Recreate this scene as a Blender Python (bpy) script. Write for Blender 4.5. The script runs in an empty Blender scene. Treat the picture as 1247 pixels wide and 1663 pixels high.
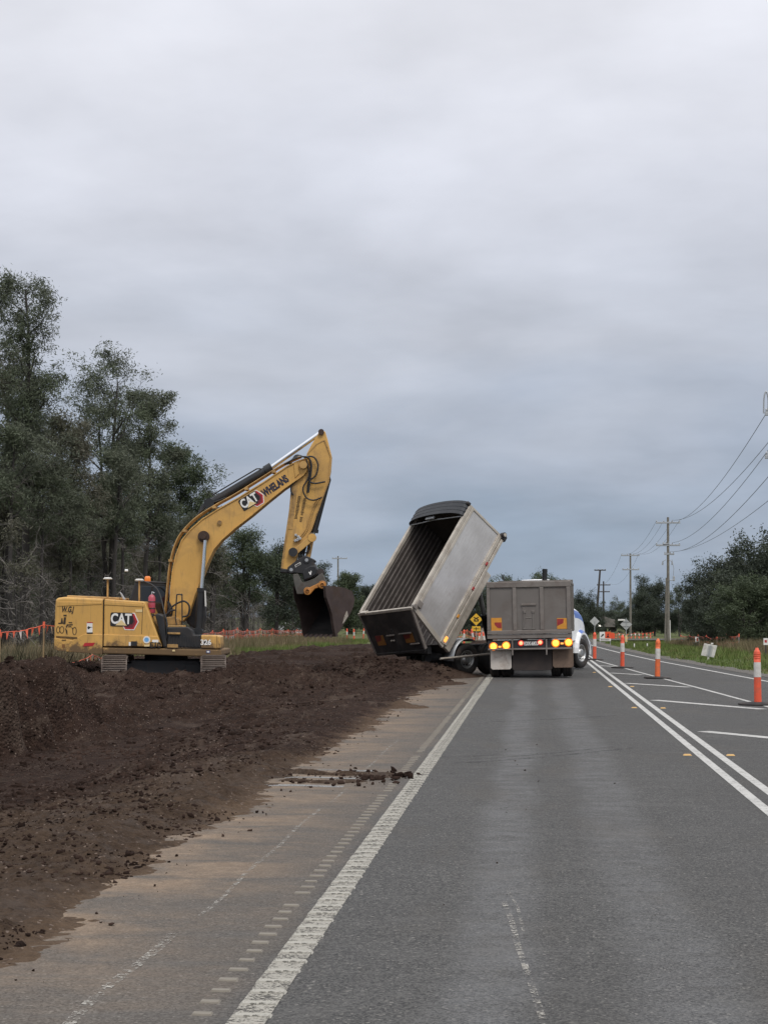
import bpy, math, random
import numpy as np
from mathutils import Vector, Matrix
R = math.radians
sc = bpy.context.scene
COL = sc.collection

# ------------------------------------------------------------------ camera
FPX, CX, CY, EYE = 2700.0, 623.5, 831.5, 1.78      # focal length and centre in photo pixels
PITCH = math.atan((1002 - CY) / FPX)
YAW = math.atan((864 - CX) / FPX * math.cos(PITCH))
cd = bpy.data.cameras.new('camera'); cam = bpy.data.objects.new('camera', cd); COL.objects.link(cam)
cd.sensor_fit = 'VERTICAL'; cd.sensor_height = 36.0; cd.lens = FPX / 1663 * 36.0
cd.clip_start = 0.1; cd.clip_end = 6000
cam.location = (0, 0, EYE); cam.rotation_euler = (R(90) + PITCH, 0, YAW)
sc.camera = cam

# ------------------------------------------------------------------ world, sun, exposure
SUN_EL, SUN_AZ = R(52), R(150)      # azimuth clockwise from +Y (road direction): behind and to the right
w = bpy.data.worlds.new('World'); sc.world = w; w.use_nodes = True
nt = w.node_tree; nt.nodes.clear()
def wn(t, **k):
    n = nt.nodes.new(t)
    for a, b in k.items(): setattr(n, a, b)
    return n
out = wn('ShaderNodeOutputWorld'); bg = wn('ShaderNodeBackground')
sky = wn('ShaderNodeTexSky', sky_type='NISHITA', sun_disc=False)
sky.sun_elevation = SUN_EL; sky.sun_rotation = SUN_AZ
bgs = wn('ShaderNodeBackground'); bgs.inputs['Strength'].default_value = 0.07
nt.links.new(sky.outputs[0], bgs.inputs['Color'])
tc = wn('ShaderNodeTexCoord'); sep = wn('ShaderNodeSeparateXYZ')
nt.links.new(tc.outputs['Generated'], sep.inputs[0])
def wm(op, a, b=None, **k):
    n = wn('ShaderNodeMath', operation=op)
    for i, v in enumerate((a, b)):
        if v is None: continue
        if isinstance(v, (int, float)): n.inputs[i].default_value = v
        else: nt.links.new(v, n.inputs[i])
    return n.outputs[0]
zc = wm('ADD', wm('MAXIMUM', sep.outputs['Z'], 0.0), 0.22)
cmb = wn('ShaderNodeCombineXYZ')
nt.links.new(wm('MULTIPLY', wm('DIVIDE', sep.outputs['X'], zc), .95), cmb.inputs[0]); nt.links.new(wm('DIVIDE', sep.outputs['Y'], zc), cmb.inputs[1])
n1 = wn('ShaderNodeTexNoise'); n1.inputs['Scale'].default_value = 1.5; n1.inputs['Detail'].default_value = 6; n1.inputs['Roughness'].default_value = 0.52
n1.inputs['Distortion'].default_value = 0.5
nt.links.new(cmb.outputs[0], n1.inputs['Vector'])
n2 = wn('ShaderNodeTexNoise'); n2.inputs['Scale'].default_value = 3.4; n2.inputs['Detail'].default_value = 5; n2.inputs['Roughness'].default_value = 0.5
nt.links.new(cmb.outputs[0], n2.inputs['Vector'])
ramp = wn('ShaderNodeValToRGB'); ce = ramp.color_ramp
stops = [(0.0, (.29, .36, .46)), (0.035, (.31, .375, .475)), (0.09, (.39, .44, .535)), (0.17, (.53, .56, .635)), (0.26, (.68, .70, .775)), (0.36, (.79, .80, .86)), (1.0, (.88, .89, .92))]
while len(ce.elements) < len(stops): ce.elements.new(0.5)
for e, (p, c) in zip(ce.elements, stops): e.position = p; e.color = (*c, 1)
zz = wm('ADD', wm('MAXIMUM', sep.outputs['Z'], 0.0), wm('MULTIPLY', wm('SUBTRACT', n1.outputs[0], 0.5), 0.20))
nt.links.new(wm('MAXIMUM', zz, 0.0), ramp.inputs[0])
mul = wn('ShaderNodeMix', data_type='RGBA', blend_type='MULTIPLY'); mul.inputs[0].default_value = 1
br = wm('ADD', wm('MULTIPLY', wm('SUBTRACT', n2.outputs[0], 0.5), 0.50), 1.0)
br = wm('MULTIPLY', br, wm('ADD', 1.0, wm('MULTIPLY', wm('MAXIMUM', wm('SUBTRACT', sep.outputs['Z'], .34), 0.0), 1.0)))
nt.links.new(ramp.outputs[0], mul.inputs[6]); nt.links.new(br, mul.inputs[7])
nt.links.new(mul.outputs[2], bg.inputs['Color']); bg.inputs['Strength'].default_value = 1.07
mx = wn('ShaderNodeMixShader'); mx.inputs[0].default_value = 0.93
nt.links.new(bgs.outputs[0], mx.inputs[1]); nt.links.new(bg.outputs[0], mx.inputs[2])
nt.links.new(mx.outputs[0], out.inputs['Surface'])
sl = bpy.data.lights.new('sun', 'SUN'); sl.energy = 1.5; sl.angle = R(18); sl.color = (1, .97, .92)
so = bpy.data.objects.new('sun', sl); COL.objects.link(so)
so.rotation_euler = (R(90) - SUN_EL, 0, -SUN_AZ + math.pi)
sc.view_settings.view_transform = 'Standard'; sc.view_settings.look = 'None'
sc.view_settings.exposure = 0.0; sc.view_settings.gamma = 1.0; sc.view_settings.use_curve_mapping = False
sc.render.engine = 'CYCLES'; sc.cycles.max_bounces = 6; sc.cycles.diffuse_bounces = 3; sc.cycles.glossy_bounces = 3; sc.cycles.transparent_max_bounces = 8
sc.cycles.use_denoising = True

# ------------------------------------------------------------------ measuring: photo pixel -> place
c_f = np.array([-math.sin(YAW) * math.cos(PITCH), math.cos(YAW) * math.cos(PITCH), math.sin(PITCH)])
c_r = np.array([math.cos(YAW), math.sin(YAW), 0.0]); c_u = np.cross(c_r, c_f); c_o = np.array([0, 0, EYE])
def ray(px, py): return c_f + c_r * (px - CX) / FPX - c_u * (py - CY) / FPX
def G(px, py, z=0.0):                         # where a pixel meets the level z
    r = ray(px, py); return c_o + r * ((z - EYE) / r[2])
def D(px, py, d): return c_o + ray(px, py) * d
def AY(px, py, y):                            # where a pixel meets the distance Y down the road
    r = ray(px, py); return c_o + r * (y / r[1])

# ------------------------------------------------------------------ helpers
def link(o, parent=None):
    COL.objects.link(o)
    if parent is not None: o.parent = parent
    return o
def tag(o, label=None, cat=None, group=None, kind=None):
    if label: o['label'] = label
    if cat: o['category'] = cat
    if group: o['group'] = group
    if kind: o['kind'] = kind
    return o
def empty(name, loc=(0, 0, 0), rz=0.0):
    o = bpy.data.objects.new(name, None); COL.objects.link(o); o.location = loc; o.rotation_euler = (0, 0, rz)
    o.empty_display_size = 0.2
    return o
def np_mesh(name, V, Fq, smooth=False):
    """V (n,3) array; Fq (m,k) array of k-gons"""
    V = np.asarray(V, np.float32); Fq = np.asarray(Fq, np.int32)
    me = bpy.data.meshes.new(name)
    m, k = Fq.shape
    me.vertices.add(len(V)); me.vertices.foreach_set('co', V.ravel())
    me.loops.add(m * k); me.loops.foreach_set('vertex_index', Fq.ravel())
    me.polygons.add(m); me.polygons.foreach_set('loop_start', np.arange(0, m * k, k, dtype=np.int32))
    if smooth: me.polygons.foreach_set('use_smooth', np.ones(m, bool))
    me.update(calc_edges=True); me.validate()
    return me
def perp(d):
    d = Vector(d).normalized()
    a = Vector((0, 0, 1)) if abs(d.z) < .9 else Vector((1, 0, 0))
    u = d.cross(a).normalized(); return u, d.cross(u).normalized()
class MB:
    def __init__(s): s.v = []; s.f = []; s.m = []; s.sm = []
    def add(s, vs, fs, m=0, smooth=False):
        b = len(s.v); s.v += [tuple(p) for p in vs]
        for f in fs: s.f.append([i + b for i in f]); s.m.append(m); s.sm.append(smooth)
        return s
    def box(s, c, sz, rot=None, m=0, taper=1.0):
        hx, hy, hz = sz[0] / 2, sz[1] / 2, sz[2] / 2
        vs = []
        for z in (-1, 1):
            t = taper if z > 0 else 1.0
            for x, y in ((-1, -1), (1, -1), (1, 1), (-1, 1)): vs.append(Vector((x * hx * t, y * hy * t, z * hz)))
        if rot is not None: vs = [rot @ v for v in vs]
        c = Vector(c); vs = [v + c for v in vs]
        return s.add(vs, [(3, 2, 1, 0), (4, 5, 6, 7), (0, 1, 5, 4), (1, 2, 6, 5), (2, 3, 7, 6), (3, 0, 4, 7)], m)
    def b2(s, a, b, m=0):                      # box from two corners
        return s.box([(p + q) / 2 for p, q in zip(a, b)], [abs(q - p) for p, q in zip(a, b)], m=m)
    def prism(s, poly, y0, y1, m=0, axis='y'):
        """polygon in the (x,z) plane carried from y0 to y1 (axis y), or (y,z) along x"""
        n = len(poly)
        ar = sum(poly[i][0] * poly[(i + 1) % n][1] - poly[(i + 1) % n][0] * poly[i][1] for i in range(n))
        if ar < 0: poly = poly[::-1]
        if axis == 'y': P = lambda p, t: (p[0], t, p[1])
        else: P = lambda p, t: (t, p[0], p[1])
        vs = [P(p, y0) for p in poly] + [P(p, y1) for p in poly]
        fs = [list(range(n)), list(range(2 * n - 1, n - 1, -1))]
        for i in range(n): j = (i + 1) % n; fs.append([i, i + n, j + n, j])
        if axis != 'y': fs = [f[::-1] for f in fs]
        return s.add(vs, fs, m)
    def cyl(s, a, b, r, r2=None, n=12, m=0, caps=True):
        a, b = Vector(a), Vector(b); r2 = r if r2 is None else r2
        u, v = perp(b - a); vs = []
        for c, rr in ((a, r), (b, r2)):
            for i in range(n):
                t = 2 * math.pi * i / n; vs.append(c + (u * math.cos(t) + v * math.sin(t)) * rr)
        s.add(vs, [(i, (i + 1) % n, (i + 1) % n + n, i + n) for i in range(n)], m, True)
        if caps: s.add(vs, [list(range(n))[::-1], list(range(n, 2 * n))], m)
        return s
    def tube(s, pts, r, n=8, m=0):
        pts = [Vector(p) for p in pts]; k = len(pts); rs = r if isinstance(r, (list, tuple)) else [r] * k
        vs = []; u = None
        for i, p in enumerate(pts):
            d = (pts[min(i + 1, k - 1)] - pts[max(i - 1, 0)]).normalized()
            if u is None: u, v = perp(d)
            else:
                u = (u - d * u.dot(d)).normalized(); v = d.cross(u)
            for j in range(n):
                t = 2 * math.pi * j / n; vs.append(p + (u * math.cos(t) + v * math.sin(t)) * rs[i])
        fs = [(i * n + j, i * n + (j + 1) % n, (i + 1) * n + (j + 1) % n, (i + 1) * n + j) for i in range(k - 1) for j in range(n)]
        s.add(vs, fs, m, True); s.add(vs, [list(range(n))[::-1], list(range((k - 1) * n, k * n))], m)
        return s
    def lathe(s, prof, c, axis=(0, 0, 1), n=20, m=0):
        """prof: list of (radius, along)"""
        ax = Vector(axis).normalized(); u, v = perp(ax); c = Vector(c); vs = []
        for r, h in prof:
            for i in range(n):
                t = 2 * math.pi * i / n; vs.append(c + ax * h + (u * math.cos(t) + v * math.sin(t)) * r)
        k = len(prof)
        s.add(vs, [(i * n + j, i * n + (j + 1) % n, (i + 1) * n + (j + 1) % n, (i + 1) * n + j) for i in range(k - 1) for j in range(n)], m, True)
        return s
    def quad(s, a, b, c, d, m=0): return s.add([a, b, c, d], [(0, 1, 2, 3)], m)
    def mesh(s, name, mats):
        me = bpy.data.meshes.new(name); me.from_pydata(s.v, [], s.f)
        if not isinstance(mats, (list, tuple)): mats = [mats]
        for mt in mats: me.materials.append(mt)
        me.polygons.foreach_set('material_index', s.m); me.polygons.foreach_set('use_smooth', s.sm); me.update()
        return me
    def build(s, name, mats, parent=None, bevel=0.0, seg=2, M=None):
        o = bpy.data.objects.new(name, s.mesh(name, mats)); link(o, parent)
        if M is not None: o.matrix_basis = M
        if bevel:
            b = o.modifiers.new('bevel', 'BEVEL'); b.width = bevel; b.segments = seg; b.limit_method = 'ANGLE'; b.angle_limit = R(35)
            b.harden_normals = False
        return o
def copy_tree(o, parent=None):
    c = o.copy(); COL.objects.link(c); c.parent = parent
    for ch in list(o.children): copy_tree(ch, c)
    return c
def curve(pts, n=8):
    """smooth (Catmull-Rom) path through points"""
    pts = [Vector(p) for p in pts]; o = []
    for i in range(len(pts) - 1):
        p0 = pts[max(i - 1, 0)]; p1 = pts[i]; p2 = pts[i + 1]; p3 = pts[min(i + 2, len(pts) - 1)]
        for k in range(n):
            t = k / n
            o.append(0.5 * ((2 * p1) + (p2 - p0) * t + (2 * p0 - 5 * p1 + 4 * p2 - p3) * t * t + (3 * p1 - p0 - 3 * p2 + p3) * t ** 3))
    o.append(pts[-1]); return o
_tables = {}
def vnoise(x, y, seed=0):
    if seed not in _tables: _tables[seed] = np.random.default_rng(seed + 77).random((256, 256))
    T = _tables[seed]
    xi = np.floor(x).astype(int); yi = np.floor(y).astype(int); fx = x - xi; fy = y - yi
    fx = fx * fx * (3 - 2 * fx); fy = fy * fy * (3 - 2 * fy)
    a = T[xi & 255, yi & 255]; b = T[(xi + 1) & 255, yi & 255]; c = T[xi & 255, (yi + 1) & 255]; d = T[(xi + 1) & 255, (yi + 1) & 255]
    return (a + (b - a) * fx) * (1 - fy) + (c + (d - c) * fx) * fy
def fbm(x, y, scale, octs=4, seed=0, gain=.5):
    s = 0; a = 1; t = 0
    for i in range(octs):
        s = s + a * (vnoise(x * scale * 2 ** i, y * scale * 2 ** i, seed + i) - .5); t += a; a *= gain
    return s / t
def sstep(a, b, x):
    t = np.clip((x - a) / (b - a), 0, 1); return t * t * (3 - 2 * t)

# ------------------------------------------------------------------ materials
class NM:
    def __init__(s, name):
        s.mat = bpy.data.materials.new(name); s.mat.use_nodes = True; s.t = s.mat.node_tree
        s.b = s.t.nodes['Principled BSDF']; s.tc = s.n('ShaderNodeTexCoord')
    def n(s, typ, **k):
        n = s.t.nodes.new(typ)
        for a, b in k.items(): setattr(n, a, b)
        return n
    def set(s, n, i, v):
        if isinstance(v, bpy.types.NodeSocket): s.t.links.new(v, n.inputs[i])
        elif isinstance(v, tuple) and len(v) == 3 and n.inputs[i].type == 'RGBA': n.inputs[i].default_value = (*v, 1)
        else: n.inputs[i].default_value = v
    def P(s, **k):
        for a, v in k.items(): s.set(s.b, {'col': 'Base Color', 'rough': 'Roughness', 'metal': 'Metallic', 'norm': 'Normal', 'alpha': 'Alpha', 'emc': 'Emission Color', 'ems': 'Emission Strength', 'spec': 'Specular IOR Level', 'coat': 'Coat Weight', 'trans': 'Transmission Weight'}[a], v)
        return s.mat
    def obj(s): return s.tc.outputs['Object']
    def map(s, scale, vec=None):
        m = s.n('ShaderNodeMapping'); s.set(m, 'Scale', scale if isinstance(scale, tuple) else (scale,) * 3)
        s.t.links.new(vec or s.obj(), m.inputs['Vector']); return m.outputs[0]
    def noise(s, scale, detail=4, rough=.55, vec=None, dist=0.0):
        n = s.n('ShaderNodeTexNoise'); s.set(n, 'Scale', scale); s.set(n, 'Detail', detail); s.set(n, 'Roughness', rough); s.set(n, 'Distortion', dist)
        s.t.links.new(vec or s.obj(), n.inputs['Vector']); return n.outputs[0]
    def voro(s, scale, vec=None, out='Color', feat='F1'):
        n = s.n('ShaderNodeTexVoronoi', feature=feat); s.set(n, 'Scale', scale); s.t.links.new(vec or s.obj(), n.inputs['Vector']); return n.outputs[out]
    def math(s, op, a, b=0.0, clamp=False):
        n = s.n('ShaderNodeMath', operation=op, use_clamp=clamp); s.set(n, 0, a); s.set(n, 1, b); return n.outputs[0]
    def rng(s, v, a, b, c=0.0, d=1.0, smooth=False):
        n = s.n('ShaderNodeMapRange'); n.interpolation_type = 'SMOOTHSTEP' if smooth else 'LINEAR'; s.set(n, 0, v); s.set(n, 1, a); s.set(n, 2, b); s.set(n, 3, c); s.set(n, 4, d); return n.outputs[0]
    def mix(s, f, a, b, mode='MIX'):
        n = s.n('ShaderNodeMix', data_type='RGBA', blend_type=mode); s.set(n, 0, f); s.set(n, 6, a); s.set(n, 7, b); return n.outputs[2]
    def xyz(s, v=None):
        n = s.n('ShaderNodeSeparateXYZ'); s.t.links.new(v or s.obj(), n.inputs[0]); return n.outputs
    def bump(s, h, strength=.3, dist=.01):
        n = s.n('ShaderNodeBump'); s.set(n, 'Strength', strength); s.set(n, 'Distance', dist); s.set(n, 'Height', h); return n.outputs[0]
def simple(name, col, rough=.5, metal=0.0, var=.18, scale=3.0, dirt=None, dirt_amt=.4, dscale=1.6, bump=0.0, spec=.5):
    m = NM(name)
    n = m.noise(scale, 5)
    c = m.mix(m.rng(n, .3, .7), tuple(v * (1 - var) for v in col), tuple(min(1, v * (1 + var)) for v in col))
    if dirt:
        d = m.noise(dscale, 7, .65, dist=.4)
        f = m.rng(d, .48, .68, 0, dirt_amt)
        c = m.mix(f, c, dirt); r = m.mix(f, (rough,) * 3, (.85,) * 3); m.P(rough=r)
    else: m.P(rough=m.rng(n, .3, .7, max(.05, rough - .08), min(1, rough + .08)))
    m.P(col=c, metal=metal, spec=spec)
    if bump: m.P(norm=m.bump(m.noise(scale * 8, 4), bump, .01))
    return m.mat
def emis(name, col, strength, base=(.3, .1, .02)):
    m = NM(name); return m.P(col=base, emc=col, ems=strength, rough=.3)
MUD = (.060, .038, .028)
MT = {}
MT['yellow'] = simple('excavator_yellow', (.62, .355, .095), .42, dirt=(.30, .18, .075), dirt_amt=.5, dscale=1.3, var=.10, scale=1.2)
m = NM('excavator_yellow_mud'); n = m.noise(1.2, 5); zz_ = m.xyz()[2]
c = m.mix(m.rng(n, .3, .7), (.56, .32, .085), (.67, .385, .105))
f = m.rng(m.noise(1.3, 7, .65, dist=.4), .48, .68, 0, .5); c = m.mix(f, c, (.30, .18, .075))
st = m.rng(m.noise(5, 6, .6, m.map((3.0, 3.0, .35))), .56, .70, 0, .45); c = m.mix(st, c, (.26, .155, .07))
md = m.rng(m.math('ADD', m.noise(3.5, 8, .7), m.rng(zz_, 1.00, 1.55, .28, -.25)), .50, .66, 0, .85); c = m.mix(md, c, (.075, .05, .034))
MT['yellow'] = m.P(col=c, rough=m.rng(m.math('ADD', f, md), 0, 1, .40, .85))
MT['yellow_dull'] = simple('worn_yellow', (.46, .27, .09), .55, dirt=MUD, dirt_amt=.7, dscale=2.2, var=.15)
MT['black'] = simple('black_plastic', (.014, .015, .017), .5, dirt=(.06, .045, .035), dirt_amt=.35)
MT['blackmat'] = simple('black_steel', (.022, .022, .024), .55, dirt=MUD, dirt_amt=.5, dscale=3)
MT['rubber'] = simple('tyre_rubber', (.022, .020, .019), .85, dirt=(.075, .055, .042), dirt_amt=.7, dscale=3)
MT['hose'] = simple('hose_rubber', (.018, .018, .02), .5)
MT['chrome'] = simple('chrome_rod', (.75, .77, .8), .22, 1.0, var=.05)
MT['alloy'] = simple('polished_wheel_alloy', (.55, .55, .54), .35, .9, dirt=(.10, .075, .055), dirt_amt=.7, dscale=6)
MT['steel_dirty'] = simple('muddy_bucket_steel', (.062, .043, .038), .62, .25, dirt=MUD, dirt_amt=.9, dscale=2.0, var=.25, bump=.25)
MT['steel_dark'] = simple('dark_bucket_lining', (.014, .013, .013), .6, .2, dirt=(.028, .022, .019), dirt_amt=.6, var=.2)
MT['track'] = simple('muddy_track_steel', (.15, .118, .098), .6, .35, dirt=MUD, dirt_amt=.8, dscale=3.0, var=.25, bump=.3)
MT['white'] = simple('white_paint', (.80, .80, .80), .3, var=.04)
MT['white_dirty'] = simple('dusty_white', (.62, .60, .56), .5, var=.1, dirt=(.22, .15, .10), dirt_amt=.5, dscale=3)
MT['blue'] = simple('blue_paint', (.055, .13, .42), .3, var=.08)
MT['red'] = simple('red_paint', (.45, .025, .03), .4, var=.1)
MT['ext_red'] = simple('extinguisher_red', (.42, .06, .09), .35, var=.15, dirt=(.3, .2, .2), dirt_amt=.3, dscale=9)
MT['dkred'] = simple('dark_red_print', (.17, .018, .03), .5, var=.1)
MT['print_black'] = simple('black_print', (.012, .012, .013), .5, var=.1)
MT['print_white'] = simple('white_print', (.78, .76, .72), .5, var=.05)
MT['print_yellow'] = simple('pale_yellow_print', (.72, .55, .28), .5, var=.05)
MT['glass'] = simple('dark_glass', (.012, .014, .016), .08, spec=.8)
MT['gold'] = simple('orange_bracket_paint', (.48, .20, .04), .5, dirt=MUD, dirt_amt=.6, dscale=5)
MT['tipper'] = simple('tipper_grey_paint', (.168, .150, .135), .55, .2, var=.12, scale=1.2, dirt=(.12, .095, .08), dirt_amt=.5, dscale=1.1)
MT['tipper_rail'] = simple('tipper_rail_steel', (.21, .185, .165), .5, .3, var=.14, dirt=(.10, .065, .05), dirt_amt=.5)
MT['flap_white'] = simple('dirty_white_flap', (.56, .51, .45), .7, var=.1, dirt=(.22, .14, .09), dirt_amt=.6, dscale=4)
MT['flap_brown'] = simple('muddy_flap', (.155, .105, .075), .8, var=.2, dirt=(.07, .045, .035), dirt_amt=.6, dscale=4)
MT['flap_dark'] = simple('dark_rubber_flap', (.038, .029, .026), .8, var=.2, dirt=(.065, .045, .036), dirt_amt=.5, dscale=3)
MT['reflector_y'] = simple('amber_reflector', (.62, .27, .035), .4, var=.12, scale=14)
MT['reflector_r'] = simple('red_reflector', (.30, .03, .03), .4, var=.12, scale=14)
MT['dull_y'] = simple('dull_amber_reflector', (.20, .085, .02), .5, var=.2, scale=8)
MT['dull_r'] = simple('dull_red_reflector', (.13, .022, .018), .5, var=.2, scale=8)
MT['gate'] = simple('tailgate_steel', (.050, .048, .048), .42, .5, var=.18, scale=1.5, dirt=(.15, .125, .11), dirt_amt=.5, dscale=1.8)
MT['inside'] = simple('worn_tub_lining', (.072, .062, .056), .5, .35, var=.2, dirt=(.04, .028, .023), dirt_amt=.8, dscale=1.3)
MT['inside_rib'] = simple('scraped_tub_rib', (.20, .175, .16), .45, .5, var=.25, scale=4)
MT['tarp'] = simple('black_tarp', (.018, .02, .024), .55, bump=.2)
MT['amber_on'] = emis('lit_amber_lamp', (1.0, .52, .09), 22.0)
MT['amber_dim'] = emis('amber_marker_lamp', (1.0, .40, .08), 1.6)
MT['red_on'] = emis('lit_red_lamp', (1.0, .36, .16), 7.0)
MT['headlight'] = emis('lit_headlight', (1.0, .96, .85), 9.0, (.8, .8, .8))
MT['beacon'] = emis('amber_beacon', (1.0, .26, .05), .55)
MT['orange'] = simple('bollard_orange', (.78, .105, .045), .55, var=.12, dirt=(.30, .12, .08), dirt_amt=.6, dscale=7)
MT['orange2'] = simple('bollard_orange_faded', (.80, .16, .045), .55, var=.12, dirt=(.30, .14, .08), dirt_amt=.6, dscale=7)
MT['tape'] = simple('orange_tape', (.80, .15, .08), .6, var=.2, scale=6)
MT['tape_w'] = simple('white_tape', (.70, .62, .58), .6, var=.1)
MT['stake'] = simple('timber_stake', (.33, .23, .12), .8, var=.2)
MT['pole'] = simple('weathered_pole_timber', (.17, .155, .13), .85, var=.25, scale=5)
MT['pole_dark'] = simple('dark_pole_timber', (.055, .045, .04), .85, var=.2, scale=5)
MT['galv'] = simple('galvanised_steel', (.42, .43, .44), .45, .6, var=.1)
MT['sign_back'] = simple('sign_back_alloy', (.50, .50, .49), .45, .3, var=.06)
MT['sign_yellow'] = simple('sign_yellow', (.72, .42, .03), .5, var=.05)
MT['sign_red'] = simple('sign_orange_red', (.80, .10, .035), .5, var=.05)
MT['wire'] = simple('power_cable', (.10, .11, .12), .5)
MT['box_grey'] = simple('grey_canvas', (.16, .145, .13), .8, var=.12)
MT['soilcake'] = simple('caked_mud', MUD, .95, var=.3, scale=8, bump=.6)

# aluminium of the raised tub: brushed, patchy, dust-streaked
m = NM('tub_aluminium')
n = m.noise(1.1, 6, .6); fine = m.noise(40, 3, .5, m.map((1, .06, 1)))
c = m.mix(m.rng(n, .3, .72), (.42, .40, .385), (.60, .59, .585)); c = m.mix(m.rng(fine, .3, .7, 0, .25), c, (.22, .19, .17))
d = m.noise(2.2, 8, .7); c = m.mix(m.rng(d, .56, .72, 0, .45), c, (.24, .20, .175))
MT['tub'] = m.P(col=c, metal=.45, rough=m.rng(n, .3, .7, .38, .52))
MT['tub_rail'] = simple('pale_tub_rail', (.46, .415, .355), .5, .3, var=.12, dirt=(.22, .165, .125), dirt_amt=.55, dscale=2.5)

# asphalt
m = NM('asphalt'); X, Y, Z = m.xyz()[:3]
ag = m.voro(95.0); ags = m.n('ShaderNodeSeparateColor'); m.t.links.new(ag, ags.inputs[0]); a1 = ags.outputs[0]
ag2 = m.voro(70.0, out='Color'); a2s = m.n('ShaderNodeSeparateColor'); m.t.links.new(ag2, a2s.inputs[0]); a2 = a2s.outputs[0]
big = m.noise(.55, 5, .6, m.map((1, .35, 1))); med = m.noise(3.2, 5, .6)
c = m.mix(m.rng(a1, .05, .95), (.026, .026, .026), (.122, .118, .111))
c = m.mix(m.rng(a2, .955, 1.0, 0, .8), c, (.26, .245, .22))
c = m.mix(m.rng(big, .3, .7, 0, .45), c, (.052, .049, .046))
wob = m.math('MULTIPLY', m.math('SUBTRACT', m.noise(.25, 3), .5), .5)
def path(x0, wd):
    d = m.math('ABSOLUTE', m.math('SUBTRACT', m.math('ADD', X, wob), x0)); return m.rng(d, wd * .25, wd, 1, 0, True)
pth = m.math('MAXIMUM', path(-.22, .34), m.math('MULTIPLY', path(.72, .40), .85))
pth = m.math('MULTIPLY', pth, m.rng(m.noise(3.0, 8, .78, m.map((.6, 1.2, 1)), .5), .36, .60, .25, 1))
c = m.mix(m.math('MULTIPLY', m.math('MULTIPLY', pth, m.rng(a1, 0, 1, .35, 1.0)), .52), c, (.150, .149, .148))
brn = m.rng(m.noise(.8, 5, .6, m.map((1.4, .5, 1))), .52, .75, 0, .35)
c = m.mix(brn, c, (.092, .078, .062))
pat = m.rng(m.noise(2.2, 8, .75, m.map((.5, 1.6, 1)), .8), .52, .62, 0, .30)
c = m.mix(pat, c, (.118, .114, .108))
# dust carried onto the sealed shoulder
sh = m.rng(m.math('ADD', X, m.math('MULTIPLY', m.math('SUBTRACT', m.noise(.9, 6, .65), .5), .9)), -1.15, -2.6, 0, 1)
sh = m.math('MULTIPLY', sh, m.rng(m.noise(1.5, 7, .7, m.map((.45, 1.5, 1)), .8), .32, .56, .10, 1))
shm = m.math('MULTIPLY', sh, m.rng(X, -1.1, -1.45, 0, 1))
c = m.mix(m.math('MULTIPLY', m.math('MULTIPLY', shm, m.rng(a1, 0, 1, .55, 1.0)), m.math('MULTIPLY', m.rng(m.noise(.7, 6, .7), .38, .56, .30, 1), m.rng(Y, 7.2, 10.5, .40, 1))), c, m.mix(m.rng(m.noise(7, 7, .7), .3, .7), (.215, .140, .084), (.40, .285, .185)))
c = m.mix(m.math('MULTIPLY', m.rng(X, -1.3, -1.5, 0, 1), .25), c, (.13, .105, .082))
MT['asphalt'] = m.P(col=c, rough=m.rng(pth, 0, 1, .90, .64), norm=m.bump(m.math('ADD', a1, m.math('MULTIPLY', a2, .6)), .7, .008), spec=.32)

def paint(name, col, keep=.5, scale=9.0, xs=1.0):
    m = NM(name); n = m.noise(scale, 8, .72, m.map((xs, 1, 1))); v = m.voro(95.0); vs = m.n('ShaderNodeSeparateColor'); m.t.links.new(v, vs.inputs[0])
    f = m.rng(m.math('ADD', n, m.math('MULTIPLY', vs.outputs[0], .22)), keep, keep + .16)
    c = m.mix(m.rng(m.noise(1.3, 5), .3, .7), tuple(q * .82 for q in col), col)
    al = m.math('SUBTRACT', 1.0, f)
    return m.P(col=c, rough=.75, alpha=al, norm=m.bump(vs.outputs[0], .3, .004))
MT['paint'] = paint('road_paint', (.48, .47, .44), .68)
MT['paint_dusty'] = paint('dusty_road_paint', (.33, .31, .265), .58, 6.0)
MT['paint_rib'] = paint('rib_paint', (.385, .365, .315), .64, 7.0)
MT['rib_grey'] = simple('rumble_rib', (.20, .178, .145), .85, var=.25, scale=6)
MT['chalk'] = paint('chalk_mark', (.40, .375, .33), .44, 9.0)
MT['marker_y'] = simple('yellow_marker', (.55, .33, .10), .5, var=.1)
MT['scuff'] = paint('dark_scuff', (.030, .029, .028), .47, 5.0)

# soil
m = NM('soil'); X, Y, Z = m.xyz()[:3]
n1_ = m.noise(1.1, 7, .65); n2_ = m.noise(9, 8, .7); v = m.voro(26.0, out='Distance')
fresh = m.mix(m.rng(n1_, .3, .7), (.0130, .0082, .0066), (.040, .0255, .0200))
fresh = m.mix(m.rng(n2_, .40, .72, 0, .55), fresh, (.080, .050, .037))
old = m.mix(m.rng(n2_, .3, .7), (.034, .0225, .0155), (.090, .062, .044))
old = m.mix(m.rng(m.noise(3.0, 6, .6), .5, .7, 0, .6), old, (.085, .070, .062))
mask = m.math('ADD', m.math('MULTIPLY', m.math('SUBTRACT', m.noise(.45, 6, .6), .5), 5.0), m.math('SUBTRACT', Y, 16.0))
mask = m.math('MULTIPLY', mask, .35)
mask = m.math('ADD', mask, m.math('MULTIPLY', m.math('ADD', X, 4.3), -1.15))
mk = m.rng(mask, -.6, 1.2, 0, 1, True)
c = m.mix(mk, old, fresh)
clay = m.rng(m.noise(.9, 7, .68, m.map((1.5, .40, 1)), .7), .53, .66, 0, .62)
c = m.mix(clay, c, m.mix(n2_, (.060, .043, .033), (.135, .102, .080)))
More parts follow.
